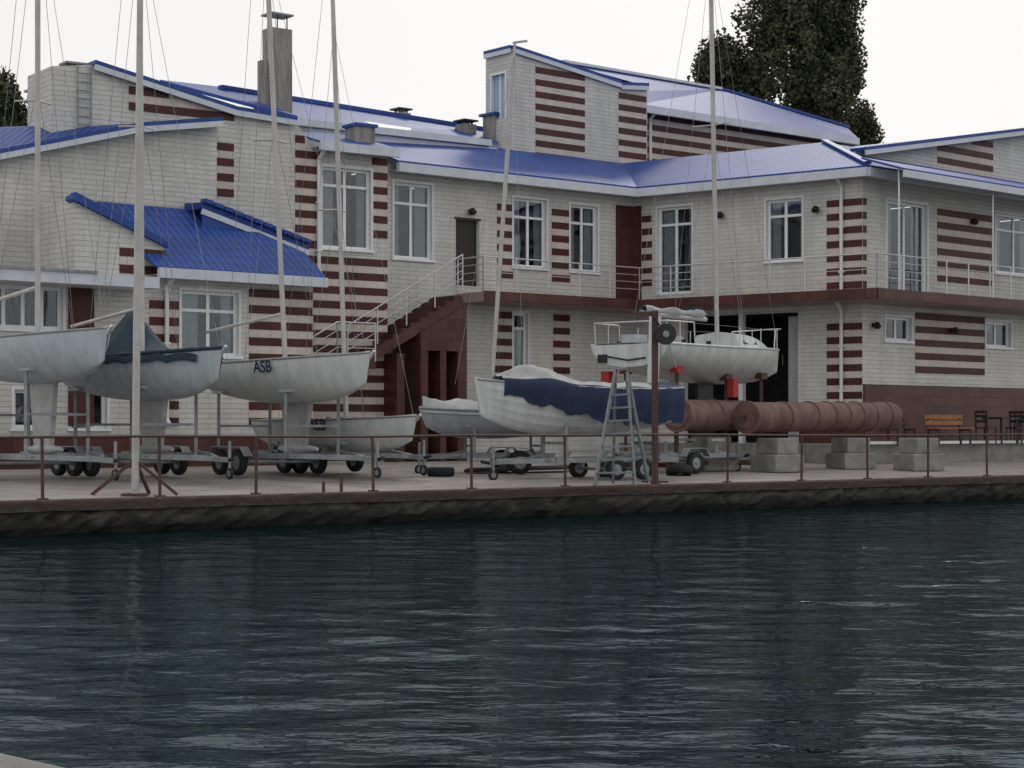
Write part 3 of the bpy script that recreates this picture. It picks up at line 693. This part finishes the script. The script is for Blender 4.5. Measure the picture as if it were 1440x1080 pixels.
def trailer(mb,T,L,W,postH,zb=.42,wheels=2,r=.27,draw=1.2):
    q=lambda x,y,z:T@Vector((x,y,z))
    for y in(-W/2,W/2): mb.beam(q(.2,y,zb),q(L*.75,y,zb),.07,.11,'galv')
    for y in(-W/2,W/2): mb.beam(q(L*.75,y,zb),q(L+draw*.3,0,zb-.03),.07,.10,'galv')
    mb.beam(q(L*.75,0,zb-.02),q(L+draw,0,zb-.05),.09,.09,'galv')
    for x in(.25,L*.33,L*.55,L*.75): mb.beam(q(x,-W/2,zb-.02),q(x,W/2,zb-.02),.07,.08,'galv')
    for i in range(wheels):
        x=L*.36+(i-(wheels-1)/2)*.68
        mb.cyl(q(x,-W/2-.22,r),q(x,W/2+.22,r),.03,'galv')
        for sg in(-1,1):
            wheel(mb,q(x,sg*(W/2+.22),r),T.to_3x3()@Vector((0,1,0)),r)
            mb.beam(q(x,sg*(W/2),r),q(x,sg*W/2,zb),.06,.06,'galv')
    for sg in(-1,1):
        if wheels: 
            x=L*.36; hl=.34*wheels
            pts=[(-hl-.05,zb-.02),(-hl*.8,zb+.17),(hl*.8,zb+.17),(hl+.05,zb-.02)]
            for a,b in zip(pts[:-1],pts[1:]): mb.beam(q(x+a[0],sg*(W/2+.22),a[1]),q(x+b[0],sg*(W/2+.22),b[1]),.2,.02,'galv')
    for x in(L*.16,L*.68):
        for sg in(-1,1):
            y=sg*W*.42
            mb.beam(q(x,y,zb),q(x,y,postH),.06,.06,'galv'); mb.beam(q(x-.22,y*.96,postH+.03),q(x+.22,y*.96,postH+.03),.14,.06,'canvas')
            mb.beam(q(x,y,zb+.1),q(x+.5,sg*W/2,zb),.04,.04,'galv')
        mb.beam(q(x,-W*.42,postH*.6),q(x,W*.42,postH*.6),.05,.05,'galv')
    xj=L+draw*.75; mb.cyl(q(xj,.1,.15),q(xj,.1,zb+.3),.03,'galv'); wheel(mb,q(xj,.1,.11),T.to_3x3()@Vector((0,1,0)),.11,.06)
    mb.cyl(q(L+draw,0,zb-.05),q(L+draw+.18,0,zb-.02),.04,'black')
def mast(name_mb,base,top,r,stays=[],spread=None,k='alu'):
    mb=name_mb; base=Vector(base);top=Vector(top); mid=base.lerp(top,.75)
    mb.cyl(base,mid,r,k,10); mb.cyl(mid,top,r,k,10,r2=r*.6)
    for (p,f) in stays: mb.cyl(p,base.lerp(top,f),.006,'wire',4)
YB=math.atan2(-.766,.643)
def keelboat(name,u,v,D,L,Bm,H,mast_px,kr='galv',cover=None,label=None,nwheels=2,k='hull'):
    E=empty(name); ang=YB
    bow=P(u,v,D); fwd=Vector((math.cos(ang),math.sin(ang),0)); st=bow-fwd*L
    zs=bow.z-H*1.12; st.z=zs; T=frame(st,ang)
    mb=MB(); half,gz_,kz=hull(mb,T,L,Bm,H,k=k,kr=kr,railr=.04 if cover else .025)
    q=lambda x,y,z:T@Vector((x,y,z)); g=gz(st.x,st.y)-zs; bot=g+.55
    if bot<-.5:
        for (x0,x1,x2,x3,y) in ((L*.42,L*.62,L*.58,L*.46,.05),):
            mb.hex([q(x3,-y,bot),q(x2,-y,bot),q(x2,y,bot),q(x3,y,bot),q(x0,-y,.12),q(x1,-y,.12),q(x1,y,.12),q(x0,y,.12)],'keel')
        mb.cyl(q(L*.40,0,bot),q(L*.52,0,bot),.05,'keel',10,r2=.13); mb.cyl(q(L*.52,0,bot),q(L*.66,0,bot),.13,'keel',10,r2=.04)
    mb.beam(q(L-.02,0,H*1.0),q(L+.12,0,H*1.16),.05,.05,'steel')
    for i in range(4):
        mb.cyl(q(L*(.2+.1*i),Bm*.38,H*1.02),q(L*(.2+.1*i),Bm*.38,H*1.02+.07),.05,'black',8)
    mb.obj('hull',E)
    mb=MB(); (mu,mv,tu,tv)=mast_px; mD=bow.y+ (L*.42)*.766
    base=P(mu,mv,mD); top=P(tu,tv,mD+.0)
    d=(top-base).normalized(); top=base+d*10.5
    hb=q(L*.42,Bm*.48,H); hb2=q(L*.42,-Bm*.48,H)
    base=Vector((base.x,base.y,min(base.z,zs+H))); 
    mast(mb,base,top,.052,[(q(L*.98,0,H*1.1),.78),(hb,.78),(hb2,.78),(hb,.45),(hb2,.45),(q(.05,0,H),.99)])
    m=base.lerp(top,.42)
    for hh in(hb,hb2):
        dv=(Vector((hh.x,hh.y,0))-Vector((base.x,base.y,0))).normalized()*.45; mb.cyl(m,m+dv,.018,'alu',6)
    bm=base.lerp(top,.09); mb.cyl(bm,bm-fwd*3.0+Vector((0,0,-.25)),.04,'alu',8)
    mb.obj('rig',E)
    if cover:
        mb=MB(); N=24; ridge=[];lo=[];lo2=[]
        for i in range(N+1):
            t=i/N; x=L*(.02+.9*t)
            hgt=H+.12+(.95*math.exp(-((t-.38)/.13)**2)+.05*math.sin(i*1.3) if cover=='peak' else .25*math.sin(math.pi*t))
            w=half(min(x/L,.97))
            ridge.append(q(x,0,hgt)); wob=.03*math.sin(i*2.3)
            lo.append(q(x,w+.03,H*.93*1.0+wob)); lo2.append(q(x,-w-.035,H*.84+wob))
        M_=[ (a.lerp(b,.5)+Vector((0,0,-.14*abs(math.sin(i*1.1))))) for i,(a,b) in enumerate(zip(ridge,lo))]
        M2=[ (a.lerp(b,.5)+Vector((0,0,-.14*abs(math.cos(i*1.3))))) for i,(a,b) in enumerate(zip(ridge,[l+Vector((0,0,H*.14)) for l in lo2]))]
        lo3=[l+Vector((0,0,H*.17)) for l in lo2]
        rowsC=[lo,M_,ridge,M2,lo3,lo2]; pts=sum(rowsC,[]); n1=N+1
        mb.add(pts,[(j*n1+i,j*n1+i+1,(j+1)*n1+i+1,(j+1)*n1+i) for j in range(5) for i in range(N)],'green',True)
        mb.obj('cover',E)
    mb=MB(); TG=frame(Vector((st.x,st.y,gz(st.x,st.y))),ang); trailer(mb,TG,L*.92,Bm*.8,zs+.22-gz(st.x,st.y),wheels=nwheels,draw=.7); mb.obj('trailer',E)
    if label:
        p=q(L*.50,-half(.50)*1.0-.03,H*.72)
        tg=(T@Vector((L*.65,-half(.65),0)))-(T@Vector((L*.45,-half(.45),0)))
        text(label,p,math.atan2(tg.y,tg.x),.34,'navy',E,'sail_club_lettering',tilt=math.pi/2+.12)
    return E
keelboat('sailing_boat',152,461,33.5,5.4,1.9,.86,(53,455,53,0),label=None,k='hullb')
keelboat('sailing_boat',313,489,34.6,5.5,1.9,.86,(200,480,197,-5),kr='green',cover='peak',k='hullb')
keelboat('sailing_boat',521,496,36.0,5.4,1.9,.86,(401,490,378,0),label='ASB')
keelboat('sailing_dinghy',586,585,37.6,5.2,1.75,.72,(487,580,468,0),label='ASB',nwheels=1)
mb=MB(); b=G(190,697); b=Vector((b.x,b.y,0)); top=b+(P(197,0,b.y)-b)*1.1
mb.cyl(b,top,.065,'alu',10,r2=.05)
for dx,dy in((-.75,.1),(.7,.05),(.1,.7)): mb.beam(b+Vector((dx,dy,.03)),b+Vector((0,0,.62)),.05,.05,'rail')
mb.box(b+Vector((0,0,.03)),(.4,.4,.05),'rail'); mb.obj('mast_pole')
# small covered boat
E=empty('covered_boat'); mb=MB(); bw=P(590,572,41.5); a=math.radians(195); f=Vector((math.cos(a),math.sin(a),0)); st=bw-f*3.2; st.z=bw.z-.72
T=frame(st,a); half,g2,k2=hull(mb,T,3.2,1.5,.62,k='hullg',cock=False); mb.obj('hull',E)
mb=MB(); N=12; pts=[]
for i in range(N+1):
    t=i/N
    for j in range(9):
        f_=-1+j/4; pts.append(T@Vector((3.2*t*.98,half(t*.97)*1.05*f_,g2(t)-.10+ (.32+.06*math.sin(i*1.9+j))*(1-abs(f_)**1.7))))
mb.add(pts,[(i*9+j,(i+1)*9+j,(i+1)*9+j+1,i*9+j+1) for i in range(N) for j in range(8)],'canvas',True); mb.obj('cover',E)
mb=MB(); trailer(mb,frame(Vector((st.x,st.y,gz(st.x,st.y))),a),3.0,1.1,st.z+.15,wheels=1,draw=.3); mb.obj('trailer',E)
# clinker rowing boat with navy cover
E=empty('rowing_boat'); mb=MB(); bw=P(671,535,38.6); a=math.radians(207); L=4.75; f=Vector((math.cos(a),math.sin(a),0)); st=bw-f*L; st.z=bw.z-1.15
T=frame(st,a); half,g2,k2=hull(mb,T,L,1.75,.98,k='hull',clinker=True,sheer=.2,cock=False,rake=.15,tran=.6,railr=.03)
mb.beam(T@Vector((L-.12,0,.45)),T@Vector((L+.02,0,1.22)),.06,.1,'hull')
mb.obj('hull',E); mb=MB(); N=48; J=14; pts=[]
for i in range(N+1):
    t=.0+.90*i/N
    drop=.20+.58*max(0,math.sin((1-t)*2.0))**1.1+.05*math.sin(i*.8)+.025*math.sin(i*2.1)
    for j in range(J+1):
        f_=-1+2*j/J; af=abs(f_)
        if af>.7:
            w=half(t)*(1.07-.10*(af-.7)/.3)+.03+.015*math.sin(i*1.4); z=g2(t)+.03-(af-.7)/.3*drop; y=math.copysign(w,f_)
        else:
            w=half(t)*1.04; y=w*f_/.7; z=g2(t)+.03+(.10+.34*math.exp(-((t-.72)/.12)**2)+.05*math.sin(i*.6+j))*(1-(af/.7)**1.5)
        pts.append(T@Vector((t*L,y,z)))
fa=[];fb=[]
for i in range(N):
    for j in range(J):
        q_=(i*(J+1)+j,(i+1)*(J+1)+j,(i+1)*(J+1)+j+1,i*(J+1)+j+1); (fb if (3<=j<=10 and i>8) else fa).append(q_)
mb.add(pts,fa,'navy',True); mb.add(pts,fb,'canvas',True); mb.obj('cover',E)
mb=MB(); trailer(mb,frame(Vector((st.x,st.y,gz(st.x,st.y))),a),L*.9,1.2,st.z+.3,wheels=2,r=.22,draw=.2)
mb.obj('trailer',E)
mb=MB(); b=P(690,525,41.5); t_=P(724,62,41.5); b.z-=.6; mast(mb,b,t_,.05,[(P(735,528,40),.98),(P(640,540,41),.98),(P(700,530,44),.6)]); mb.beam(t_+Vector((-.05,0,.03)),t_+Vector((.28,0,.07)),.03,.05,'alu'); mb.obj('mast',E)
# yacht on cradle
E=empty('sailing_yacht'); a=math.radians(50); L=6.6; sc=P(884,485,43.5); st=Vector((sc.x,sc.y,sc.z-.86)); T=frame(st,a)
mb=MB(); half,g2,k2=hull(mb,T,L,2.45,.86,k='hull',kr='hull',rock=.40,sheer=.10,tran=.9,rake=.1)
q=lambda x,y,z:T@Vector((x,y,z))
N=10; pts=[]
for i in range(N+1):
    t=.56+.30*i/N; h=.34*(1-((i/N))**2.2)+.03
    w=half(t)*.6
    pts+=[q(t*L,-w,g2(t)+.0),q(t*L,-w*.85,g2(t)+h),q(t*L,0,g2(t)+h+.07),q(t*L,w*.85,g2(t)+h),q(t*L,w,g2(t))]
mb.add(pts,[(i*5+j,(i+1)*5+j,(i+1)*5+j+1,i*5+j+1) for i in range(N) for j in range(4)]+[(0,1,2,3,4)],'hull')
for sg in(-1,1): mb.hex([q(L*.6,sg*half(.6)*.58,g2(.6)+.12),q(L*.72,sg*half(.72)*.57,g2(.72)+.12),q(L*.72,sg*half(.72)*.52,g2(.72)+.12),q(L*.6,sg*half(.6)*.52,g2(.6)+.12),q(L*.6,sg*half(.6)*.54,g2(.6)+.24),q(L*.72,sg*half(.72)*.53,g2(.72)+.22),q(L*.72,sg*half(.72)*.48,g2(.72)+.22),q(L*.6,sg*half(.6)*.48,g2(.6)+.24)],'black')
mb.hex([q(-.12,-.9,-.05),q(-.05,-.9,-.05),q(-.05,-.62,-.05),q(-.12,-.62,-.05),q(-.12,-.98,1.5),q(-.05,-.98,1.5),q(-.05,-.68,1.5),q(-.12,-.68,1.5)],'hull')
mb.box(q(.5,.2,1.0),(.5,.4,.25),'hullg',a); mb.box(q(1.2,-.4,1.0),(.4,.3,.2),'canvas',a); mb.box(q(2.0,.3,1.02),(.6,.5,.22),'hull',a)
for x,y in((.9,.95),(.9,-.95),(1.9,.98),(1.9,-.98),(2.7,.6)): mb.cyl(q(x,y,.86),q(x,y,.99),.06,'black',8)
mb.tube([q(-.02,-.5,.55),q(-.04,0,.5),q(-.02,.6,.6)],.02,'black'); mb.box(q(-.03,.75,.55),(.06,.25,.2),'black',a)
mb.obj('hull',E)
mb=MB()
for sg in(-1,1):
    y=sg*1.05; mb.tube([q(.1,y,.86),q(.05,y,1.4),q(1.1,y*1.05,1.4),q(1.15,y*1.05,.87)],.016,'steel',6); mb.cyl(q(.6,y,.87),q(.6,y,1.4),.012,'steel')
    mb.tube([q(L*.8,sg*half(.8)*.95,.9),q(L*.82,sg*half(.82)*.95,1.4),q(L*.99,sg*.12,1.5),q(L*1.0,0,1.5)],.016,'steel',6)
    mb.cyl(q(L*.9,sg*half(.9)*.9,.9),q(L*.9,sg*half(.9)*.9,1.45),.012,'steel')
    for x in(.3,.45,.62): mb.cyl(q(L*x,sg*half(x)*.96,.87),q(L*x,sg*half(x)*.96,1.38),.012,'steel')
    mb.tube([q(1.1,sg*1.1,1.38),q(L*.45,sg*half(.45)*.96,1.36),q(L*.8,sg*half(.8)*.95,1.38)],.006,'wire',4)
mb.tube([q(.05,-1.05,1.4),q(-.02,0,1.4),q(.05,1.05,1.4)],.016,'steel',6)
base=q(L*.52,0,1.1); mb_top=P(1000,0,base.y); base=P(1008,455,base.y); d=(mb_top-base).normalized(); mb_top=base+d*11
mast(mb,base-d*.3,mb_top,.06,[(q(L,0,1.0),.85),(q(L*.5,1.1,.9),.85),(q(L*.5,-1.1,.9),.85),(q(L*.5,1.1,.9),.45),(q(L*.5,-1.1,.9),.45),(q(.1,0,1.1),.99)])
for sg in(-1,1): m=base.lerp(mb_top,.45); mb.cyl(m,m+(q(0,sg*.55,0)-q(.1,0,0)),.018,'alu',6)
mb.cyl(q(L*.49,0,1.60),q(.5,0,1.65),.055,'alu',8); N=14
pts=[]
for i in range(N+1):
    for j in range(8):
        an=2*math.pi*j/8; r=.09+.05*math.sin(i*1.1)+.02*math.sin(j*2+i); pts.append(q(L*.47-i*.18,math.cos(an)*r,1.72+math.sin(an)*r))
mb.add(pts,[(i*8+j,(i+1)*8+j,(i+1)*8+(j+1)%8,i*8+(j+1)%8) for i in range(N) for j in range(8)],'canvas',True)
mb.box(q(L*.42,.1,1.75),(.35,.3,.3),'green',a); mb.obj('rig',E)
mb=MB(); g=gz(st.x,st.y)-st.z
for x in(.9,3.0,4.6):
    for y in(-.75,.75):
        zt_=.12+abs(x-3.3)*.07
        mb.beam(q(x,y,g),q(x,y,zt_),.08,.08,'rail'); mb.box(q(x,y,zt_),(.26,.2,.16),'rail' if x!=.9 else 'redp',a)
    mb.beam(q(x,-.95,g+.15),q(x,.95,g+.15),.1,.1,'rail')
for y in(-.75,.75): mb.beam(q(.5,y,g+.2),q(5.2,y,g+.2),.1,.1,'rail')
mb.hex([q(2.9,-.05,g+.4),q(3.4,-.05,g+.4),q(3.4,.05,g+.4),q(2.9,.05,g+.4),q(2.8,-.05,.1),q(3.5,-.05,.1),q(3.5,.05,.1),q(2.8,.05,.1)],'black')
mb.box(q(.3,.85,.05),(.2,.25,.42),'redp',a); mb.box(q(3.0,-.95,-.12),(.22,.18,.45),'redp',a)
mb.obj('cradle',E)
p=q(L*.84,-half(.84)-.16,.50); tg=q(L*.95,-half(.95),0)-q(L*.8,-half(.8),0)
text('8',p,math.atan2(tg.y,tg.x),.38,'rust',E,'bow_number')
# ---------------------------------------------------------------- step ladder
mb=MB()
fl=Vector((P(836,600,35.6).x,35.6,.03)); fr_=Vector((P(893,600,35.9).x,35.9,.03))
bl=Vector((P(862,600,36.9).x,36.9,.05)); br=Vector((P(912,600,37.0).x,37.0,.05))
tl=P(866,520,36.3); tr=P(881,518,36.4)
for a_,b_ in((fl,tl),(fr_,tr),(bl,tl+Vector((0,.06,0))),(br,tr+Vector((0,.06,0)))): mb.beam(a_,b_,.05,.07,'ladder')
for i in range(1,9):
    t=i/9; mb.beam(fl.lerp(tl,t),fr_.lerp(tr,t),.10,.035,'ladder')
    if i%2==0: mb.beam(bl.lerp(tl,t),br.lerp(tr,t),.04,.03,'ladder')
mb.beam(tl,tr,.16,.05,'ladder'); mb.cyl(fl.lerp(tl,.4),bl.lerp(tl,.4),.008,'wire',4); mb.obj('step_ladder')
mb=MB(); b=V3(onquay(921,1.0),0.02); t_=P(921,437,b.y); mb.beam(b,Vector((b.x,b.y,t_.z)),.13,.13,'rail',up=Vector((0,1,0))); mb.box(b,(.4,.4,.06),'rail',.6)
c=P(936,470,b.y-.12); mb.cyl(c+Vector((0,-.08,0)),c+Vector((0,.08,0)),.22,'black',18); mb.cyl(c+Vector((0,-.12,0)),c+Vector((0,.12,0)),.07,'galv',10)
mb.beam(c+Vector((-.25,0,.05)),c+Vector((0,0,.05)),.06,.06,'rail'); mb.cyl(c,c+Vector((-.3,0,.45)),.02,'black'); mb.cyl(c,c+Vector((.22,0,-.7)),.012,'wire',5)
mb.beam(P(921,441,b.y),P(890,441,b.y+.6),.07,.09,'rail')
mb.obj('winch_post')
# ---------------------------------------------------------------- tanks
def tank(p,q_,r,rings,caps=True):
    mb=MB(); mb.cyl(p,q_,r,'rust',32); d=(q_-p).normalized(); L=(q_-p).length
    for t in rings: mb.cyl(p+d*(L*t-.025),p+d*(L*t+.025),r+.03,'rust',32)
    mb.cyl(p-d*.03,p+d*.05,r+.03,'rust',28); mb.cyl(p-d*.06,p,r*.78,'rust',24); mb.cyl(p-d*.10,p,.06,'rail',10)
    return mb
mb=tank(P(953,584,43.2),P(1042,584,46.0),.37,[.5]); mb.obj('rusty_tank')
mb=tank(P(1050,587,44.6),P(1252,585,49.6),.37,[.22,.40,.52,.62,.72,.82,.93]); mb.obj('rusty_tank')
for (u,v,D,hh) in ((1000,612,45.2,0),(1093,614,44.8,0),(1196,614,47.6,0),(1292,614,47.0,0)):
    mb=MB(); t=P(u,v,D); g=gz(t.x,t.y); z=g; hgt=t.z-g; y_=.5+random.uniform(-.12,.12)
    mb.box((t.x,t.y,g+hgt*.25),(.95,.9,hgt*.5),'conc',y_); mb.box((t.x,t.y,g+hgt*.73),(.72,.72,hgt*.46),'conc',y_+.06)
    mb.box((t.x,t.y,g+hgt*.5),(.66,.66,.1),'conc',y_)
    o=mb.obj('concrete_block')
    bv=o.modifiers.new('b','BEVEL'); bv.width=.03; bv.segments=2
mb=MB(); c=P(1000,640,44); c.z=gz(c.x,c.y); trailer(mb,frame(c+Vector((-1.9,-1.2,0)),math.radians(39)),3.2,1.2,.75,wheels=1,r=.25,draw=.4); mb.obj('boat_trailer')
for (u,v,D,tilt) in ((620,655,40,0),(955,650,42,.3)):
    mb=MB(); c=P(u,v,D); c.z=gz(c.x,c.y)+.10; wheel(mb,c,Vector((0,tilt,1)),.30,.19); mb.obj('spare_tyre')
mb=MB()
for i in range(5):
    a_=P(655+i*3,640,41.5+i*.16); a_.z=gz(a_.x,a_.y)+.06+.02*(i%2); b_=a_+Vector((2.3,1.4+.1*i,.04)); mb.beam(a_,b_,.16,.07,'door')
mb.obj('timber_planks')
def bench(u,v,D,ang,k='wood',w=1.3):
    mb=MB(); p=P(u,v,D); p.z=.7; T=frame(p,ang)
    q=lambda x,y,z:T@Vector((x,y,z))
    for y in(-.18,-.02,.14): mb.beam(q(-w/2,y,.45),q(w/2,y,.45),.12,.035,k)
    for z in(.60,.76): mb.beam(q(-w/2,.24+(z-.5)*.15,z),q(w/2,.24+(z-.5)*.15,z),.03,.12,k)
    for x in(-w*.42,w*.42):
        mb.beam(q(x,-.2,0),q(x,-.2,.44),.05,.05,'black'); mb.beam(q(x,.2,0),q(x,.3,.82),.05,.05,'black'); mb.beam(q(x,-.22,.40),q(x,.22,.40),.05,.04,'black')
    mb.obj('park_bench')
bench(1336,600,51.2,.45); bench(1268,600,52,.45,'rail',.7)
def table(u,D):
    mb=MB(); p=P(u,600,D); p.z=.7; T=frame(p,.7); q=lambda x,y,z:T@Vector((x,y,z))
    mb.box(q(0,0,.74),(.9,.7,.05),'door',.7)
    for x in(-.38,.38):
        for y in(-.28,.28): mb.beam(q(x,y,0),q(x,y,.72),.05,.05,'black')
    mb.beam(q(-.38,0,.3),q(.38,0,.3),.04,.04,'black'); mb.obj('outdoor_table')
    for sx in(-.75,.75):
        mb=MB()
        mb.box(q(sx,0,.45),(.45,.45,.04),'black',.7)
        for x in(-.2,.2):
            for y in(-.2,.2): mb.beam(q(sx+x,y,0),q(sx+x,y,.44),.035,.035,'black')
        for x in(-.2,.2): mb.beam(q(sx+math.copysign(.2,sx),x,.44),q(sx+math.copysign(.25,sx),x,.95),.035,.035,'black')
        for z in(.65,.8,.92): mb.beam(q(sx+math.copysign(.22,sx),-.2,z),q(sx+math.copysign(.22,sx),.2,z),.02,.08,'black')
        mb.obj('outdoor_chair')
table(1408,54.5); table(1455,56)
# ---------------------------------------------------------------- trees
def tree(name,base,trunk_top,blobs,nleaf,ls,D):
    E=empty(name); mb=MB(); mb.cyl(base,trunk_top,.45,'bark',10,r2=.12)
    cl=[]
    for (u,v,ru,rv,n) in blobs:
        c=P(u,v,D); rx=ru/F*D; rz=rv/F*D
        for _ in range(n):
            while True:
                x=np.random.uniform(-1,1,3)
                if .15<np.dot(x,x)<1: break
            cl.append((c.x+x[0]*rx,c.y+x[1]*rx,c.z+x[2]*rz,random.uniform(.32,.80)))
        for _ in range(5):
            x=cl[-1-random.randint(0,min(n-1,8))]; t=max(.1,min(.95,(x[2]-base.z)/(trunk_top.z-base.z)-.15)); mb.cyl(Vector(base).lerp(trunk_top,t),x[:3],.1,'bark',6,r2=.02)
    mb.obj('trunk',E)
    cl=np.array(cl); w=cl[:,3]**2; idx=np.random.choice(len(cl),nleaf,p=w/w.sum())
    off=np.random.randn(nleaf,3); off/=np.linalg.norm(off,axis=1)[:,None]; off*=(np.random.rand(nleaf,1)**.5); off[:,2]*=1.45
    C=cl[idx,:3]+off*cl[idx,3:4]*1.15
    a=np.random.randn(nleaf,3); a/=np.linalg.norm(a,axis=1)[:,None]; b=np.cross(a,np.random.randn(nleaf,3)); b/=np.linalg.norm(b,axis=1)[:,None]
    s=ls*(.6+.8*np.random.rand(nleaf,1)); V=np.stack([C-a*s,C-b*s*.6,C+a*s,C+b*s*.6],1).reshape(-1,3)
    me=bpy.data.meshes.new('crown'); me.vertices.add(len(V)); me.vertices.foreach_set('co',V.ravel())
    me.loops.add(len(V)); me.loops.foreach_set('vertex_index',np.arange(len(V),dtype=np.int32))
    me.polygons.add(nleaf); me.polygons.foreach_set('loop_start',np.arange(0,len(V),4,dtype=np.int32)); me.polygons.foreach_set('loop_total',np.full(nleaf,4,dtype=np.int32))
    me.update(); me.materials.append(M['leaf']); o=bpy.data.objects.new('crown',me); scene.collection.objects.link(o); o.parent=E
D=96
b=P(1135,600,D); b.z=0
tree('poplar_tree',b,P(1135,-120,D),[(1132,-90,50,70,40),(1132,-5,62,60,44),(1122,80,70,52,46),(1138,135,62,40,34),(1176,30,34,54,24),(1184,100,32,38,20),(1078,40,30,44,18),(1165,165,36,24,12)],54000,.12,D)
b=P(1030,600,D+3); b.z=0
tree('poplar_tree',b,P(1030,110,D+3),[(1022,92,38,28,24),(1045,125,36,26,18),(1000,108,18,18,8)],12000,.12,D+3)
b=P(1215,600,D+6); b.z=0
tree('poplar_tree',b,P(1216,184,D+6),[(1214,184,18,17,12)],4500,.12,D+6)
b=P(-5,600,75); b.z=0
tree('tree',b,P(-5,140,75),[(-8,150,26,38,22),(10,172,18,16,8)],9000,.11,75)
# ---------------------------------------------------------------- camera, light
cam=bpy.data.cameras.new('camera'); cam.lens=65; cam.sensor_width=36; cam.shift_y=(HZ-540)/1440; cam.clip_end=4000; cam.clip_start=.1
co=bpy.data.objects.new('camera',cam); co.location=(0,0,EYE); co.rotation_euler=(math.pi/2,0,0); scene.collection.objects.link(co); scene.camera=co
EL=math.radians(34); ROT=math.radians(10)
w=bpy.data.worlds.new('World'); scene.world=w; w.use_nodes=True; t=w.node_tree; bg=t.nodes['Background']
sky=t.nodes.new('ShaderNodeTexSky'); sky.sky_type='NISHITA'; sky.sun_disc=False; sky.sun_elevation=EL; sky.sun_rotation=ROT; sky.dust_density=2; sky.air_density=1.0; sky.ozone_density=1
hs=t.nodes.new('ShaderNodeHueSaturation'); hs.inputs['Saturation'].default_value=.5; hs.inputs['Value'].default_value=.08
ad=t.nodes.new('ShaderNodeMix'); ad.data_type='RGBA'; ad.blend_type='ADD'; ad.inputs[0].default_value=1; ad.inputs[7].default_value=(8.45,8.35,8.25,1)
t.links.new(sky.outputs[0],hs.inputs['Color']); t.links.new(hs.outputs[0],ad.inputs[6]); t.links.new(ad.outputs[2],bg.inputs['Color']); bg.inputs['Strength'].default_value=.10
sl=bpy.data.lights.new('sun','SUN'); sl.energy=.6; sl.angle=math.radians(10); sl.color=(1,.94,.86)
so=bpy.data.objects.new('sun',sl); scene.collection.objects.link(so)
dv=Vector((math.sin(ROT)*math.cos(EL),math.cos(ROT)*math.cos(EL),math.sin(EL))); so.rotation_euler=dv.to_track_quat('Z','Y').to_euler(); so.location=dv*100
scene.view_settings.view_transform='Standard'; scene.view_settings.look='None'; scene.view_settings.exposure=0
